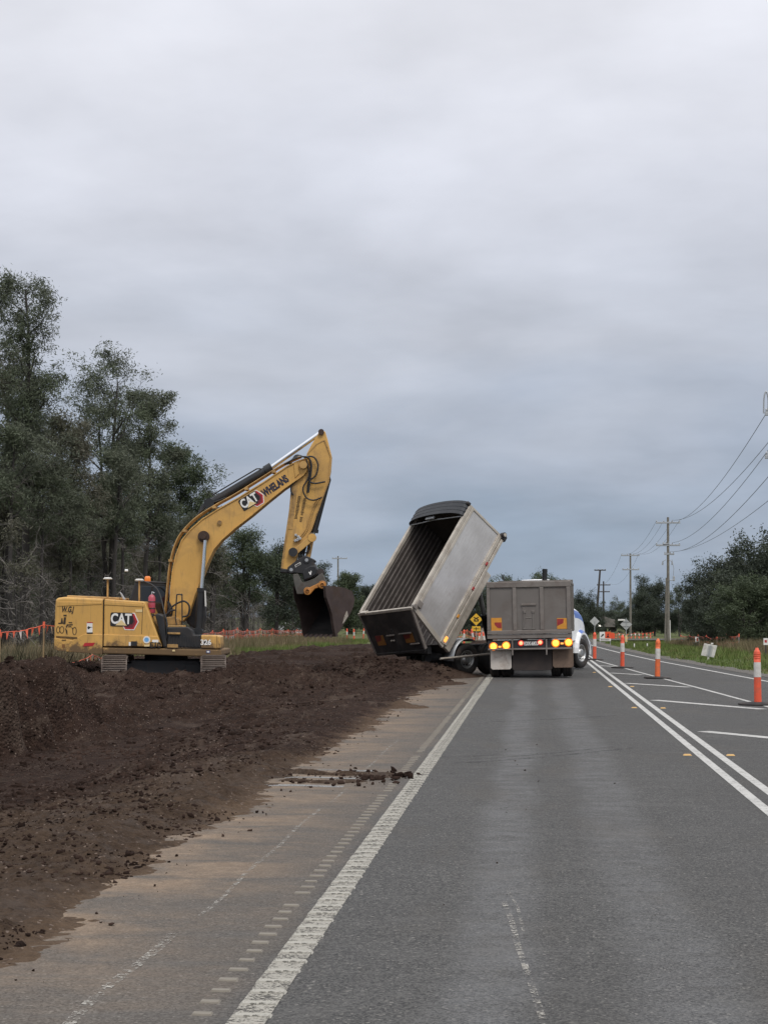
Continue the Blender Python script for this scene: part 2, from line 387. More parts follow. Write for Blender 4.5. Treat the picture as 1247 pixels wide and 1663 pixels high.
edge = m.rng(m.math('ADD', X, m.math('MULTIPLY', m.math('SUBTRACT', n1_, .5), .9)), -3.05, -2.62, 0, .60, True)
edge = m.math('MULTIPLY', edge, m.rng(m.math('ABSOLUTE', m.math('SUBTRACT', Y, 18.6)), .7, 1.5, 0, 1))
c = m.mix(m.math('MULTIPLY', edge, m.rng(Y, 30, 46, 1, .25)), c, m.mix(n2_, (.09, .060, .040), (.20, .140, .095)))
spk = m.voro(60.0, out='Color'); ss = m.n('ShaderNodeSeparateColor'); m.t.links.new(spk, ss.inputs[0])
c = m.mix(m.rng(ss.outputs[0], .975, .99, 0, .7), c, (.22, .17, .14))
MT['soil'] = m.P(col=c, rough=.95, spec=.06, norm=m.bump(m.math('ADD', n2_, m.math('MULTIPLY', v, -.8)), .9, .05))
m = NM('soil_clod'); n = m.noise(4, 5)
MT['clod'] = m.P(col=m.mix(m.rng(m.noise(.6, 3), .35, .65), (.014, .0088, .0070), (.050, .032, .0250)), rough=.97, spec=.05, norm=m.bump(n, .6, .03))

# grass-covered ground
m = NM('grass_ground'); X, Y, Z = m.xyz()[:3]
g1 = m.noise(.22, 6, .6); g2 = m.noise(2.8, 7, .7)
grn = m.mix(g2, (.040, .058, .014), (.085, .110, .030)); dry = m.mix(g2, (.115, .088, .048), (.19, .15, .09))
f = m.rng(g1, .45, .62, 0, .55)
c = m.mix(f, grn, dry)
MT['ground'] = m.P(col=c, rough=.95, norm=m.bump(g2, .8, .08), spec=.2)
def blade(name, a, b, c3, dryf):
    m = NM(name); n = m.noise(.35, 4); n2 = m.noise(6, 3)
    c = m.mix(m.rng(n2, .3, .7), a, b); c = m.mix(m.rng(n, .5 - dryf * .3, .72 - dryf * .3, 0, .9), c, c3)
    return m.P(col=c, rough=.8, spec=.2)
MT['grass'] = blade('green_grass', (.066, .105, .022), (.135, .180, .050), (.22, .185, .09), .0)
MT['drygrass'] = blade('dry_grass', (.135, .105, .060), (.235, .185, .115), (.075, .085, .03), .1)
MT['shrub_dry'] = blade('dry_scrub', (.11, .09, .055), (.20, .165, .11), (.06, .06, .03), .2)
def leafmat(name, a, b, c2):
    m = NM(name); n = m.noise(.55, 4); n2 = m.noise(3.5, 3)
    oi = m.n('ShaderNodeObjectInfo')
    c = m.mix(m.rng(n2, .3, .7), a, b); c = m.mix(m.rng(n, .42, .68, 0, .85), c, c2)
    c = m.mix(m.rng(oi.outputs['Random'], 0, 1, 0, .28), c, tuple(.55 * x for x in a))
    m.P(col=c, rough=.6, spec=.25)
    tr = m.n('ShaderNodeBsdfTranslucent'); m.t.links.new(c, tr.inputs[0])
    ms = m.n('ShaderNodeMixShader'); ms.inputs[0].default_value = .22
    m.t.links.new(m.b.outputs[0], ms.inputs[1]); m.t.links.new(tr.outputs[0], ms.inputs[2])
    m.t.links.new(ms.outputs[0], m.t.nodes['Material Output'].inputs[0]); return m.mat
MT['leaf_grey'] = leafmat('grey_green_needles', (.078, .090, .064), (.145, .156, .108), (.108, .136, .075))
MT['leaf_dull'] = leafmat('dull_olive_needles', (.090, .087, .062), (.155, .145, .106), (.104, .112, .070))
MT['leaf_dark'] = leafmat('dark_green_leaves', (.042, .053, .040), (.082, .096, .068), (.060, .076, .048))
MT['leaf_light'] = leafmat('mid_green_leaves', (.056, .074, .044), (.108, .132, .074), (.084, .108, .054))
MT['bark'] = simple('dark_bark', (.042, .037, .034), .9, var=.35, scale=4, bump=.6)
MT['bark_pale'] = simple('pale_dead_branch', (.165, .148, .134), .85, var=.5, scale=3)
MT['twig'] = simple('grey_twig', (.085, .074, .066), .9, var=.4, scale=2)

# ------------------------------------------------------------------ terrain
rng = np.random.default_rng(5)
EDGE_Y = [-20, 10, 25, 36, 46.8, 57.6, 68.8, 83, 100, 130, 170, 240, 400]
EDGE_X = [9.8, 8.4, 7.55, 7.0, 6.47, 5.76, 5.01, 4.34, 3.82, 3.3, 2.6, 1.2, -3.0]
def edge_x(y): return np.interp(y, EDGE_Y, EDGE_X)
def left_x(y): return np.interp(y, [-20, 70, 100, 170, 240, 400], [-1.26, -1.26, -1.5, -3.2, -5.4, -12.0])
def gl(y): return np.interp(y, [-50, 45, 62, 80, 122, 160, 300], [.35, .35, .05, -.08, -.25, -.50, -.55])
def gr(y): return -.06 - .86 * sstep(72, 168, y)
def soil_left(y): return np.interp(y, [0, 45, 60, 85, 110, 120], [-14.6, -14.6, -14.2, -14.6, -13.0, -9.0])
def ground_z(x, y):
    x = np.asarray(x, float); y = np.asarray(y, float)
    r = gr(y) + fbm(x, y, .11, 3, 9) * .25; l = gl(y) + fbm(x, y, .13, 3, 4) * .30
    el = left_x(y) - 2.2; er = edge_x(y) + 1.0
    z = np.where(x < el, l, r)
    under = sstep(0, .5, x - el) * sstep(0, .35, er - x)
    z = z * (1 - under) + under * -.45
    xl = soil_left(y); dm = sstep(0, 1.2, x - xl) * sstep(121, 116, y) * (x < er)
    z = z * (1 - dm) + dm * np.minimum(z, -.75)
    return z
xs = np.concatenate([[-2500, -900, -400, -220, -140], np.arange(-100, -44, 4), np.arange(-44, -16, 1.0), np.arange(-16, 24, .5), np.arange(24, 60, 2), [70, 90, 130, 200, 400, 900, 2500]])
ys = np.concatenate([[-60, -20], np.arange(0, 130, .8), np.arange(130, 260, 3), np.arange(260, 420, 12), [500, 700, 1000, 1600, 3000, 5000]])
gx, gy = np.meshgrid(xs, ys, indexing='ij'); gzv = ground_z(gx, gy)
def grid_faces(a, b):
    i, j = np.meshgrid(np.arange(a - 1), np.arange(b - 1), indexing='ij'); k = (i * b + j).ravel()
    return np.stack([k, k + b, k + b + 1, k + 1], 1)
me = np_mesh('ground', np.stack([gx.ravel(), gy.ravel(), gzv.ravel()], 1), grid_faces(len(xs), len(ys)), True)
me.materials.append(MT['ground']); ground = link(bpy.data.objects.new('ground', me)); tag(ground, kind='structure')

def soil_h(x, y):
    ed = -2.68 + fbm(x * .2, y, .55, 4, 21) * .9 + fbm(x, y, 2.6, 4, 25, .7) * .55 + fbm(x, y, 11, 3, 27, .7) * .30 + .30 * sstep(36, 50, y)
    e = ed - x                                                  # metres inside the soil edge
    lvl = -.10 * sstep(.5, 3, e) - .12 * sstep(4, 8, e) * sstep(30, 45, y)
    lvl = lvl + sstep(-11.6, -13.8, x) * (gl(y) - lvl) * sstep(66, 58, y) + sstep(58, 70, y) * np.clip(e / 3, 0, 1) * gl(y)
    frs = sstep(10, 20, y + (-4.5 - x) * 2.0) * sstep(.3, 1.8, e) * (.42 + .58 * sstep(-5.2, -6.6, x + fbm(x, y, .3, 3, 29) * 2.0))
    rg = fbm(x, y, .55, 4, 31) * (.18 + .34 * frs) + np.abs(fbm(x, y, 1.6, 5, 41, .66)) * (.08 + .58 * frs) + fbm(x, y, 5.0, 4, 51, .70) * (.03 + .20 * frs)
    nearf = sstep(26, 17, y)
    rg = rg + nearf * (fbm(x, y, 14, 3, 151, .7) * .060 + np.abs(fbm(x, y, 4.2, 4, 155, .7)) * .13)
    rut = (np.exp(-((x + 4.5 + .25 * np.sin(y * .22)) / .28) ** 2) + np.exp(-((x + 6.0 + .25 * np.sin(y * .22)) / .30) ** 2)) * -.10 * sstep(20, 9, y)
    lip = .045 * np.clip(e / .55, -1, 1) + .02 * np.exp(-((e - .45) / .25) ** 2)
    rg = rg + (fbm(x, y, .22, 4, 34) * .55 + np.abs(fbm(x, y, .8, 3, 36)) * .45) * sstep(54, 66, y)
    h = lip + lvl + (rg + rut) * np.clip(e / .5, 0.12, 1)
    # bank of dug soil along the left, its cut face towards the road
    bx = -6.75 + fbm(y, y * 0, .5, 3, 61) * .9 + fbm(x, y, 1.7, 3, 63) * .7
    bank = (.98 * sstep(0.0, .40, bx - x) + .26 * sstep(.3, 3.0, bx - x) - .16 * np.exp(-((x - bx - .7) / .7) ** 2)) * (1 - sstep(22.0, 31, y + fbm(x, y, .35, 3, 66) * 6)) * (1.0 + fbm(x, y, .6, 4, 67) * 1.0)
    h = h + bank * 1.05 * (1 - .30 * sstep(-9.5, -13.0, x))
    # heap dropped behind the tailgate, and the ridge running back from it
    d = np.sqrt(((x + 4.55) / 1.15) ** 2 + ((y - 50.3)) ** 2)
    heap = np.clip(1 - d / 3.0, 0, 1) ** 1.0 * .60
    d2 = np.sqrt(((x + 7.0) / 2.6) ** 2 + ((y - 46.5) / 3.2) ** 2)
    heap2 = np.clip(1 - d2, 0, 1) * .40
    hp = np.maximum(heap * (1 + fbm(x, y, 1.6, 3, 71) * .5), heap2 * (1 + fbm(x, y, .9, 4, 72) * 1.6))
    h = h + hp
    h = h + .34 * np.exp(-((x + 10.3) / 3.2) ** 4 - ((y - 44.6) / 1.4) ** 2) * (1 + fbm(x, y, .9, 3, 90) * 1.5)
    # tongues of soil tracked across the shoulder
    for (cx, cy, wx, wy, a) in ((-2.35, 18.02, .66, .11, .105), (-2.25, 18.9, .74, .13, .10), (-1.72, 18.55, .24, .22, .11), (-2.5, 33.0, .50, .45, .15), (-2.2, 44.5, .5, .9, .12)):
        k = np.exp(-(((x - cx) / wx) ** 2) ** 1.5 - ((y - cy + .12 * np.sin(x * 5)) / wy) ** 2)
        h = np.maximum(h, -.055 + a * k * (1 + fbm(x, y, 3.5, 3, 81) * 1.1))
    xl = soil_left(y) + fbm(x, y, .5, 3, 88) * 1.4; brd = sstep(0, .6, x - xl) * sstep(120, 117, y)
    return h * brd + (1 - brd) * -.6
sx = np.concatenate([np.arange(-15.2, -9, .11), np.arange(-9, -4.0, .065), np.arange(-4.0, -1.2, .042)])
sy = [6.6]
while sy[-1] < 121: sy.append(sy[-1] + max(.028, .0030 * sy[-1]))
sy = np.array(sy)
gx, gy = np.meshgrid(sx, sy, indexing='ij'); hz = soil_h(gx, gy)
me = np_mesh('soil', np.stack([gx.ravel(), gy.ravel(), hz.ravel()], 1), grid_faces(len(sx), len(sy)), True)
me.materials.append(MT['soil']); soil = link(bpy.data.objects.new('soil_ground', me)); tag(soil, kind='structure')

# clods lying on the soil: far too many to count
def ico():
    t = (1 + 5 ** .5) / 2
    v = np.array([(-1, t, 0), (1, t, 0), (-1, -t, 0), (1, -t, 0), (0, -1, t), (0, 1, t), (0, -1, -t), (0, 1, -t), (t, 0, -1), (t, 0, 1), (-t, 0, -1), (-t, 0, 1)], float) / math.hypot(1, t)
    f = np.array([(0, 11, 5), (0, 5, 1), (0, 1, 7), (0, 7, 10), (0, 10, 11), (1, 5, 9), (5, 11, 4), (11, 10, 2), (10, 7, 6), (7, 1, 8), (3, 9, 4), (3, 4, 2), (3, 2, 6), (3, 6, 8), (3, 8, 9), (4, 9, 5), (2, 4, 11), (6, 2, 10), (8, 6, 7), (9, 8, 1)])
    return v, f
IV, IF = ico()
def lumps(P, S):
    n = len(P); V = (IV[None] * (1 + .62 * (rng.random((n, 12, 1)) - .5) * 2) + rng.normal(0, .22, (n, 12, 3))) * S[:, None, None] * (.5 + 1.0 * rng.random((n, 1, 3)))
    a = rng.random(n) * 6.283; ca, sa = np.cos(a)[:, None], np.sin(a)[:, None]
    V = np.stack([V[..., 0] * ca - V[..., 1] * sa, V[..., 0] * sa + V[..., 1] * ca, V[..., 2] * .75], -1) + P[:, None, :]
    Fc = IF[None] + (np.arange(n) * 12)[:, None, None]
    return V.reshape(-1, 3), Fc.reshape(-1, 3)
n = 70000
y = 8 + 60 * rng.random(n) ** 1.2; x = -2.5 - 11 * rng.random(n) ** 1.1
clump = sstep(-.02, .16, fbm(x, y, .45, 4, 131)); keep = rng.random(n) < np.clip(.04 + sstep(9, 20, y + (-4.5 - x) * 2), 0, 1) * (.10 + .90 * clump)
x, y = x[keep], y[keep]; s = (.009 + .042 * rng.random(len(x)) ** 3.5) * (.45 + .55 * sstep(-3.0, -4.2, x))
P = np.stack([x, y, soil_h(x, y) - s * .15], 1)
hx = -4.55 + rng.normal(0, 1.6, 900); hy = 49.0 + rng.normal(0, 1.3, 900); ok = hx < -2.2; hx, hy = hx[ok], hy[ok]
hs = .012 + .06 * rng.random(len(hx)) ** 4
P = np.concatenate([P, np.stack([hx, hy, soil_h(hx, hy) + hs * .0], 1)]); s = np.concatenate([s, hs])
gx_ = -2.75 - 4.5 * rng.random(16000) ** 1.2; gy_ = 7.5 + 13 * rng.random(16000) ** 1.3; kk = fbm(gx_, gy_, .7, 4, 141) > -.04; gx_, gy_ = gx_[kk], gy_[kk]; gs_ = .005 + .018 * rng.random(len(gx_)) ** 4
P = np.concatenate([P, np.stack([gx_, gy_, soil_h(gx_, gy_)], 1)]); s = np.concatenate([s, gs_])
V, Fc = lumps(P, s); me = np_mesh('soil_clods', V, Fc); me.materials.append(MT['clod'])
o = link(bpy.data.objects.new('soil_clods', me)); tag(o, 'dark brown soil clods strewn over the dug ground', 'soil', kind='stuff')
# crumbs of soil that rolled onto the seal
cx = np.concatenate([-1.72 + rng.normal(0, .22, 90), -2.2 + rng.normal(0, .4, 120), -.2 + rng.normal(0, .5, 26), -2.55 + rng.normal(0, .12, 260), -2.1 + rng.normal(0, .5, 70)])
cy = np.concatenate([18.6 + rng.normal(0, .35, 90), 18.5 + rng.normal(0, .6, 120), 10 + 14 * rng.random(26), 8 + 40 * rng.random(260), 44 + rng.normal(0, 3, 70)])
s = .003 + .013 * rng.random(len(cx)) ** 3; s[:90] = .006 + .036 * rng.random(90) ** 2; s[90:210] = .004 + .026 * rng.random(120) ** 2.5
V, Fc = lumps(np.stack([cx, cy, s * .45], 1), s); me = np_mesh('soil_crumbs', V, Fc); me.materials.append(MT['clod'])
o = link(bpy.data.objects.new('soil_crumbs', me)); tag(o, 'small dark soil crumbs scattered on the sealed road', 'soil', kind='stuff')

# ------------------------------------------------------------------ road and markings
def strip(name, fl, fr, y0, y1, z, mat, step=1.5, parent=None, kind='structure'):
    yy = np.linspace(y0, y1, max(2, int((y1 - y0) / step) + 1)); V = []
    for t in yy: V += [(float(fl(t)), t, z), (float(fr(t)), t, z)]
    mb = MB(); mb.add(V, [(2 * i, 2 * i + 1, 2 * i + 3, 2 * i + 2) for i in range(len(yy) - 1)])
    o = mb.build(name, mat, parent)
    if parent is None: tag(o, kind=kind)
    return o
road = strip('road', lambda y: left_x(y) - 2.0, lambda y: edge_x(y) + .75, -6, 330, 0.0, MT['asphalt'])
m = NM('gravel_shoulder'); v = m.voro(40.0); vs = m.n('ShaderNodeSeparateColor'); m.t.links.new(v, vs.inputs[0])
MT['gravel'] = m.P(col=m.mix(vs.outputs[0], (.060, .054, .047), (.155, .14, .12)), rough=.95, norm=m.bump(vs.outputs[0], .7, .02))
strip('gravel_shoulder', lambda y: edge_x(y) + .62 + .22 * float(fbm(np.array([y]), np.array([3.]), .9, 3, 17)[0]), lambda y: edge_x(y) + 1.35 + .7 * float(fbm(np.array([y]), np.array([9.]), .8, 3, 18)[0]), -6, 170, 0.008, MT['gravel'], .4)
strip('edge_line', lambda y: left_x(y) - .085, lambda y: left_x(y) + .085, -4, 160, .004, MT['paint_dusty'], parent=road)
strip('edge_line', lambda y: edge_x(y) - .065, lambda y: edge_x(y) + .065, -4, 200, .004, MT['paint'], 2, parent=road)
strip('barrier_line', lambda y: 2.14 - .052, lambda y: 2.14 + .052, -4, 105, .004, MT['paint'], 4, parent=road)
strip('barrier_line', lambda y: 2.385 - .052, lambda y: 2.385 + .052, -4, 105, .004, MT['paint'], 4, parent=road)
IY = [10, 20, 33.7, 41.9, 50.4, 60.9, 68.6, 95]; IX = [5.7, 5.3, 4.65, 4.18, 3.65, 3.05, 2.62, 2.5]
il = lambda y: np.interp(y, IY, IX)
strip('island_line', lambda y: il(y) - .05, lambda y: il(y) + .05, 10, 95, .0045, MT['paint'], 2, parent=road)
for (x0, y0, x1, y1) in ((2.38, 45.3, 3.95, 42.9), (2.31, 53.6, 3.36, 51.9), (2.26, 61.6, 2.95, 60.6), (2.46, 36.2, 4.42, 32.8), (2.52, 26.4, 5.0, 22.7), (2.52, 16.6, 5.3, 12.6)):
    a = Vector((x0 + .12, y0, .0042)); b = Vector((x1, y1, .0042)); d = (b - a).normalized(); q = Vector((-d.y, d.x, 0)) * .13
    MB().quad(a - q, b - q, b + q, a + q).build('hatch_bar', MT['paint'], road)
# raised ribs across the edge line and the rumble ribs beside it
rib_me = MB().box((0, 0, .004), (.18, .065, .012), taper=.85).mesh('line_rib', MT['paint_rib'])
rum_me = MB().box((0, 0, .003), (.10, .055, .010), taper=.85).mesh('rumble_rib', MT['rib_grey'])
rs = random.Random(3)
yv = 7.0; far = MB(); k = 0
while yv < 62:
    jx = rs.uniform(-.006, .006)
    if yv < 37:
        o = link(bpy.data.objects.new('line_rib', rib_me), road); o.location = (-1.26 + jx, yv, 0); o.rotation_euler = (0, 0, rs.uniform(-.02, .02))
        if rs.random() > .06:
            o = link(bpy.data.objects.new('rumble_rib', rum_me), road); o.location = (-1.49 + jx, yv + .02, 0); o.scale = (rs.uniform(.85, 1.1), rs.uniform(.8, 1.1), 1)
    else:
        far.box((-1.26 + jx, yv, .004), (.20, .065, .012)); far.box((-1.49 + jx, yv, .003), (.10, .055, .010), m=1)
    yv += .235
o = far.build('line_ribs', [MT['paint_rib'], MT['rib_grey']], road); tag(o, kind='stuff')
# chalk line on the shoulder, scuffs in the lane
def mark(name, pts, wd, mat, z=.0035):
    mb = MB(); V = []
    for i, (x, y) in enumerate(pts):
        d = Vector(pts[min(i + 1, len(pts) - 1)]) - Vector(pts[max(i - 1, 0)]); d.normalize(); q = Vector((-d.y, d.x)) * wd / 2
        V += [(x - q.x, y - q.y, z), (x + q.x, y + q.y, z)]
    mb.add(V, [(2 * i, 2 * i + 1, 2 * i + 3, 2 * i + 2) for i in range(len(pts) - 1)]); return mb.build(name, mat, road)
mark('chalk_line', [(-2.03 + .02 * math.sin(i), 6.2 + i * .35) for i in range(10)], .060, MT['chalk'])
mark('chalk_line', [(-1.98 + .012 * math.sin(i * .9), 9.9 + i * .35) for i in range(17)], .035, MT['chalk'])
mark('chalk_line', [(-1.93, 16.0), (-1.92, 17.3)], .03, MT['chalk'])
mark('chalk_line', [(-1.95 + .01 * math.sin(i), 19.6 + i * .6) for i in range(9)], .03, MT['chalk'])
mark('scrape_mark', [(.075, 6.9), (.03, 7.6), (-.02, 8.3), (-.09, 9.2), (-.13, 9.9), (-.19, 10.6)], .035, MT['chalk'])
mark('scrape_mark', [(-.06, 9.6), (-.10, 10.4), (-.17, 11.0)], .02, MT['chalk'])
for (x0, y0, x1, y1, wd) in ((-1.0, 20.4, 1.35, 23.0, .10), (-.9, 20.9, 1.1, 23.2, .06), (-.7, 28.5, 1.5, 30.5, .12), (-1.15, 21.3, -.4, 21.7, .10), (-.35, 15.6, -.22, 15.75, .03)):
    mark('tyre_scuff', [(x0 + (x1 - x0) * t, y0 + (y1 - y0) * t ** 1.3) for t in np.linspace(0, 1, 9)], wd, MT['scuff'], .0038)
MT['scraped'] = paint('scraped_seal', (.24, .235, .225), .60, 4.0, .5)
for (x0, x1, y, wd) in ((-2.85, -1.98, 17.55, .17), (-2.75, -1.95, 18.45, .13), (-2.70, -1.85, 19.35, .16)):
    mark('scraped_patch', [(x0 + (x1 - x0) * t, y + .05 * math.sin(t * 5)) for t in np.linspace(0, 1, 7)], wd, MT['scraped'], .0030)
# side road joining beyond the grass on the right
MB().quad((5.5, 186, gr(186) + .18), (60, 178, gr(178) + .22), (60, 190, gr(186) + .22), (5.5, 196, gr(186) + .2)).build('side_road', MT['asphalt']); tag(bpy.data.objects['side_road'], kind='structure')

# ------------------------------------------------------------------ grass: short green on the right verge, tall dry by the fences
def blades(name, P, h, wdt, mat, lean=.35):
    n = len(P); a = rng.random(n) * 6.283; q = np.stack([np.cos(a), np.sin(a), np.zeros(n)], 1)
    l = rng.normal(0, lean, (n, 2)); hh = h * (.55 + .9 * rng.random(n))
    top = P + np.stack([l[:, 0] * hh, l[:, 1] * hh, hh], 1); ww = (wdt * (.6 + .8 * rng.random(n)))[:, None]
    V = np.stack([P - q * ww, P + q * ww, top], 1).reshape(-1, 3); Fc = np.arange(3 * n).reshape(n, 3)
    me = np_mesh(name, V, Fc); me.materials.append(mat)
    return link(bpy.data.objects.new(name, me))
def scatter(n, y0, y1, fx0, fx1, pw=1.0):
    y = y0 + (y1 - y0) * rng.random(n) ** pw; a, b = fx0(y), fx1(y); x = a + (b - a) * rng.random(n); return x, y
x, y = scatter(70000, 42, 175, lambda y: edge_x(y) + 1.05 + fbm(y, y * 0, .7, 3, 19) * .7, lambda y: edge_x(y) + 1.15 + 16 + y * 0, 1.1)
h = .07 + .20 * np.clip(fbm(x, y, .35, 4, 91) + .35, 0, 1) + .12 * sstep(2, 5, x - edge_x(y))
o = blades('verge_grass', np.stack([x, y, ground_z(x, y) - .02], 1), h, .022, MT['grass']); tag(o, 'green grass growing on the right verge', 'grass', kind='stuff')
x, y = scatter(34000, 75, 150, lambda y: edge_x(y) * 0 + 10.6 + (y - 75) * .015, lambda y: y * 0 + 20.0, 1.0)
k = fbm(x, y, .3, 3, 95) > -.12; x, y = x[k], y[k]
o = blades('dry_grass', np.stack([x, y, ground_z(x, y) - .02], 1), .62, .016, MT['drygrass'], .28); tag(o, 'tall dry tan grass along the right hand fence', 'grass', kind='stuff')
fl_x = lambda y: np.interp(y, [30, 45, 121, 200], [-12.9, -13.5, -19.8, -26.0])
x, y = scatter(80000, 38, 150, lambda y: fl_x(y) - 4.5, lambda y: fl_x(y) + 7.5, 1.0)
k = x < soil_left(y) + .3 + fbm(x, y, .5, 3, 88) * 1.4; x, y = x[k], y[k]; z = ground_z(x, y)
grn = (fbm(x, y, .16, 3, 97) + .30 * sstep(.0, 3.5, x - fl_x(y))) > .12
P = np.stack([x, y, z - .02], 1)
o = blades('fence_grass', P[grn], .26, .022, MT['grass']); tag(o, 'green grass along the left hand bunting fence', 'grass', kind='stuff')
o = blades('fence_dry_grass', P[~grn], .62, .016, MT['drygrass'], .33); tag(o, 'tall dry grass along the left hand bunting fence', 'grass', kind='stuff')
# grass clumps on the left edge of the excavated soil
x = -14.9 + rng.normal(0, .5, 5000); y = 40 + 12 * rng.random(5000)
o = blades('scrub', np.stack([x, y, np.maximum(ground_z(x, y), soil_h(x, y)) - .02], 1), .45, .014, MT['shrub_dry'], .45); tag(o, 'dry tangled scrub behind the soil bank', 'scrub', kind='stuff')

# ------------------------------------------------------------------ writing
def text(name, body, size, mat, parent, M, bold=.0, depth=.003, shear=0.0, sx=1.0):
    cu = bpy.data.curves.new(name, 'FONT'); cu.body = body; cu.size = size; cu.extrude = depth; cu.offset = bold; cu.shear = shear
    cu.align_x = 'CENTER'; cu.align_y = 'CENTER'; cu.resolution_u = 3
    to = bpy.data.objects.new(name, cu); COL.objects.link(to)
    dg = bpy.context.evaluated_depsgraph_get(); dg.update()
    me = bpy.data.meshes.new_from_object(to.evaluated_get(dg)); bpy.data.objects.remove(to)
    me.materials.clear(); me.materials.append(mat)
    o = bpy.data.objects.new(name, me); link(o, parent)
    o.matrix_basis = M @ Matrix.Diagonal((sx, 1, 1, 1)); return o
def face_y(x, y, z, rot=0.0):                 # writing that faces -Y of its parent, turned by rot in its own plane
    return Matrix.Translation((x, y, z)) @ Matrix.Rotation(R(90), 4, 'X') @ Matrix.Rotation(rot, 4, 'Z')

# ------------------------------------------------------------------ excavator
EXO = D(270, 1115, 47.8)
exc = empty('excavator', tuple(EXO), YAW)
tag(exc, 'yellow crawler excavator with raised boom standing on the dug soil', 'excavator')
def E_(px, py, dy=0.0):                        # photo pixel -> (x, z) on the machine's upright plane dy behind its centre
    n = np.array([-math.sin(YAW), math.cos(YAW), 0]); r = ray(px, py)
    t = ((EXO + n * dy - c_o) @ n) / (r @ n); p = c_o + r * t - EXO
    return (float(p @ c_r), float(p[2]))
def z1(x, y): return (60 + x / 2.494, 680 + y / 2.494)
def z2(x, y): return (80 + x / 3.897, 900 + y / 3.897)
def zb(x, y): return (440 + x / 7.794, 870 + y / 7.794)
def zt(x, y): return (380 + x / 6.928, 690 + y / 6.928)
def zw(x, y): return (80 + x / 7.794, 960 + y / 7.794)
def zm(x, y): return (170 + x / 5.938, 900 + y / 5.938)
def poly(zf, pts, dy): return [E_(*zf(*p), dy) for p in pts]
YN, YF = -1.36, 1.36                           # near (right hand) and far side of the upper body
# --- undercarriage
TR = Matrix.Rotation(R(5.5), 4, 'Z')
car = MB(); car.b2((-.95, -.95, .30), (.95, .95, .78)); car.cyl((0, 0, .78), (0, 0, 1.06), .62, n=24)
for s in (-1, 1):
    car.box((s * .9, -.75, .52), (.7, .42, .34)); car.box((s * .9, .75, .52), (.7, .42, .34))
car.build('undercarriage', MT['blackmat'], exc, .03, M=TR)
shoe = MB(); shoe.box((0, 0, 0), (.70, .185, .026))
for k in (-.062, 0, .062): shoe.box((0, k, .030), (.70, .016, .040), taper=.8)
shoe_me = shoe.mesh('track_shoe', MT['track'])
def track(xc):
    fr = MB(); fr.b2((xc - .17, -1.45, .26), (xc + .17, 1.45, .62))
    t = fr.build('track', MT['blackmat'], exc, .03, M=TR)
    for yy in (-1.50, 1.50): MB().cyl((xc - .20, yy, .46), (xc + .20, yy, .46), .33, n=20).build('idler_wheel', MT['track'], t)
    for yy in np.linspace(-1.15, 1.15, 7): MB().cyl((xc - .2, yy, .17), (xc + .2, yy, .17), .12, n=12).build('roller', MT['track'], t)
    for yy in (-.6, .6): MB().cyl((xc - .14, yy, .76), (xc + .14, yy, .76), .07, n=10).build('carrier_roller', MT['track'], t)
    ln = 3.0; rr = .43; per = 2 * ln + 2 * math.pi * rr; n = 46
    for i in range(n):
        s = per * i / n
        if s < ln: y_, z_, a = -ln / 2 + s, .46 + rr, 0.0
        elif s < ln + math.pi * rr: q = (s - ln) / rr; y_, z_, a = ln / 2 + rr * math.sin(q), .46 + rr * math.cos(q), -q
        elif s < 2 * ln + math.pi * rr: y_, z_, a = ln / 2 - (s - ln - math.pi * rr), .46 - rr, math.pi
        else: q = (s - 2 * ln - math.pi * rr) / rr; y_, z_, a = -ln / 2 - rr * math.sin(q), .46 - rr * math.cos(q), math.pi - q
        o = link(bpy.data.objects.new('track_shoe', shoe_me), t); o.location = (xc, y_, z_); o.rotation_euler = (a, 0, 0)
track(-1.36); track(1.36)
# --- upper frame, counterweight, engine doors
fr = MB(); b = poly(z2, [(338, 590), (1088, 604), (1092, 640), (1070, 652), (700, 640), (338, 630)], YN)
fr.prism(b, YN, YF); fr.build('upper_frame', MT['yellow'], exc, .035)
cw = poly(z2, [(52, 276), (100, 270), (343, 281), (338, 634), (60, 612), (34, 596), (30, 560), (38, 330), (42, 290)], YN)
o = MB().prism(cw, YN, YF).build('counterweight', MT['yellow'], exc, .07, 4)
cwz = MB(); a = E_(*z2(52, 330), YN); b_ = E_(*z2(335, 318), YN); c_ = E_(*z2(335, 304), YN); d_ = E_(*z2(52, 300), YN)
cwz.add([(p[0], YN - .015, p[1]) for p in (a, b_, c_, d_)] + [(p[0], YN + .05, p[1]) for p in (a, b_, c_, d_)], [(0, 1, 2, 3), (0, 4, 5, 1), (3, 2, 6, 7), (1, 5, 6, 2), (0, 3, 7, 4)])
cwz.build('counterweight_lip', MT['yellow'], o, .01)
low = poly(z2, [(36, 530), (150, 545), (225, 505), (340, 507), (338, 634), (60, 612), (34, 596)], YN)
MB().prism([(x, z) for x, z in low], YN - .022, YN + .2).build('lower_panel', MT['yellow'], o, .012)
dr = poly(z2, [(349, 283), (606, 300), (634, 372), (660, 440), (716, 588), (345, 586)], YN)
door = MB().prism(dr, YN + .004, YF - .05).build('engine_door', MT['yellow'], exc, .045, 3)
MB().prism(poly(z2, [(352, 300), (606, 316), (604, 334), (352, 320)], YN), YN - .012, YN + .03).build('door_crease', MT['yellow'], door, .008)
MB().prism(poly(z2, [(348, 507), (690, 520), (714, 584), (346, 582)], YN), YN - .016, YN + .05).build('lower_panel', MT['yellow'], door, .012)
MB().prism(poly(z2, [(592, 312), (595, 312), (588, 505), (585, 505)], YN), YN + .001, YN + .02).build('door_seam', MT['print_black'], door)
MB().prism(poly(z2, [(344, 284), (348.5, 284), (343, 586), (338, 586)], YN), YN + .03, YN + .25).build('door_seam', MT['print_black'], exc)
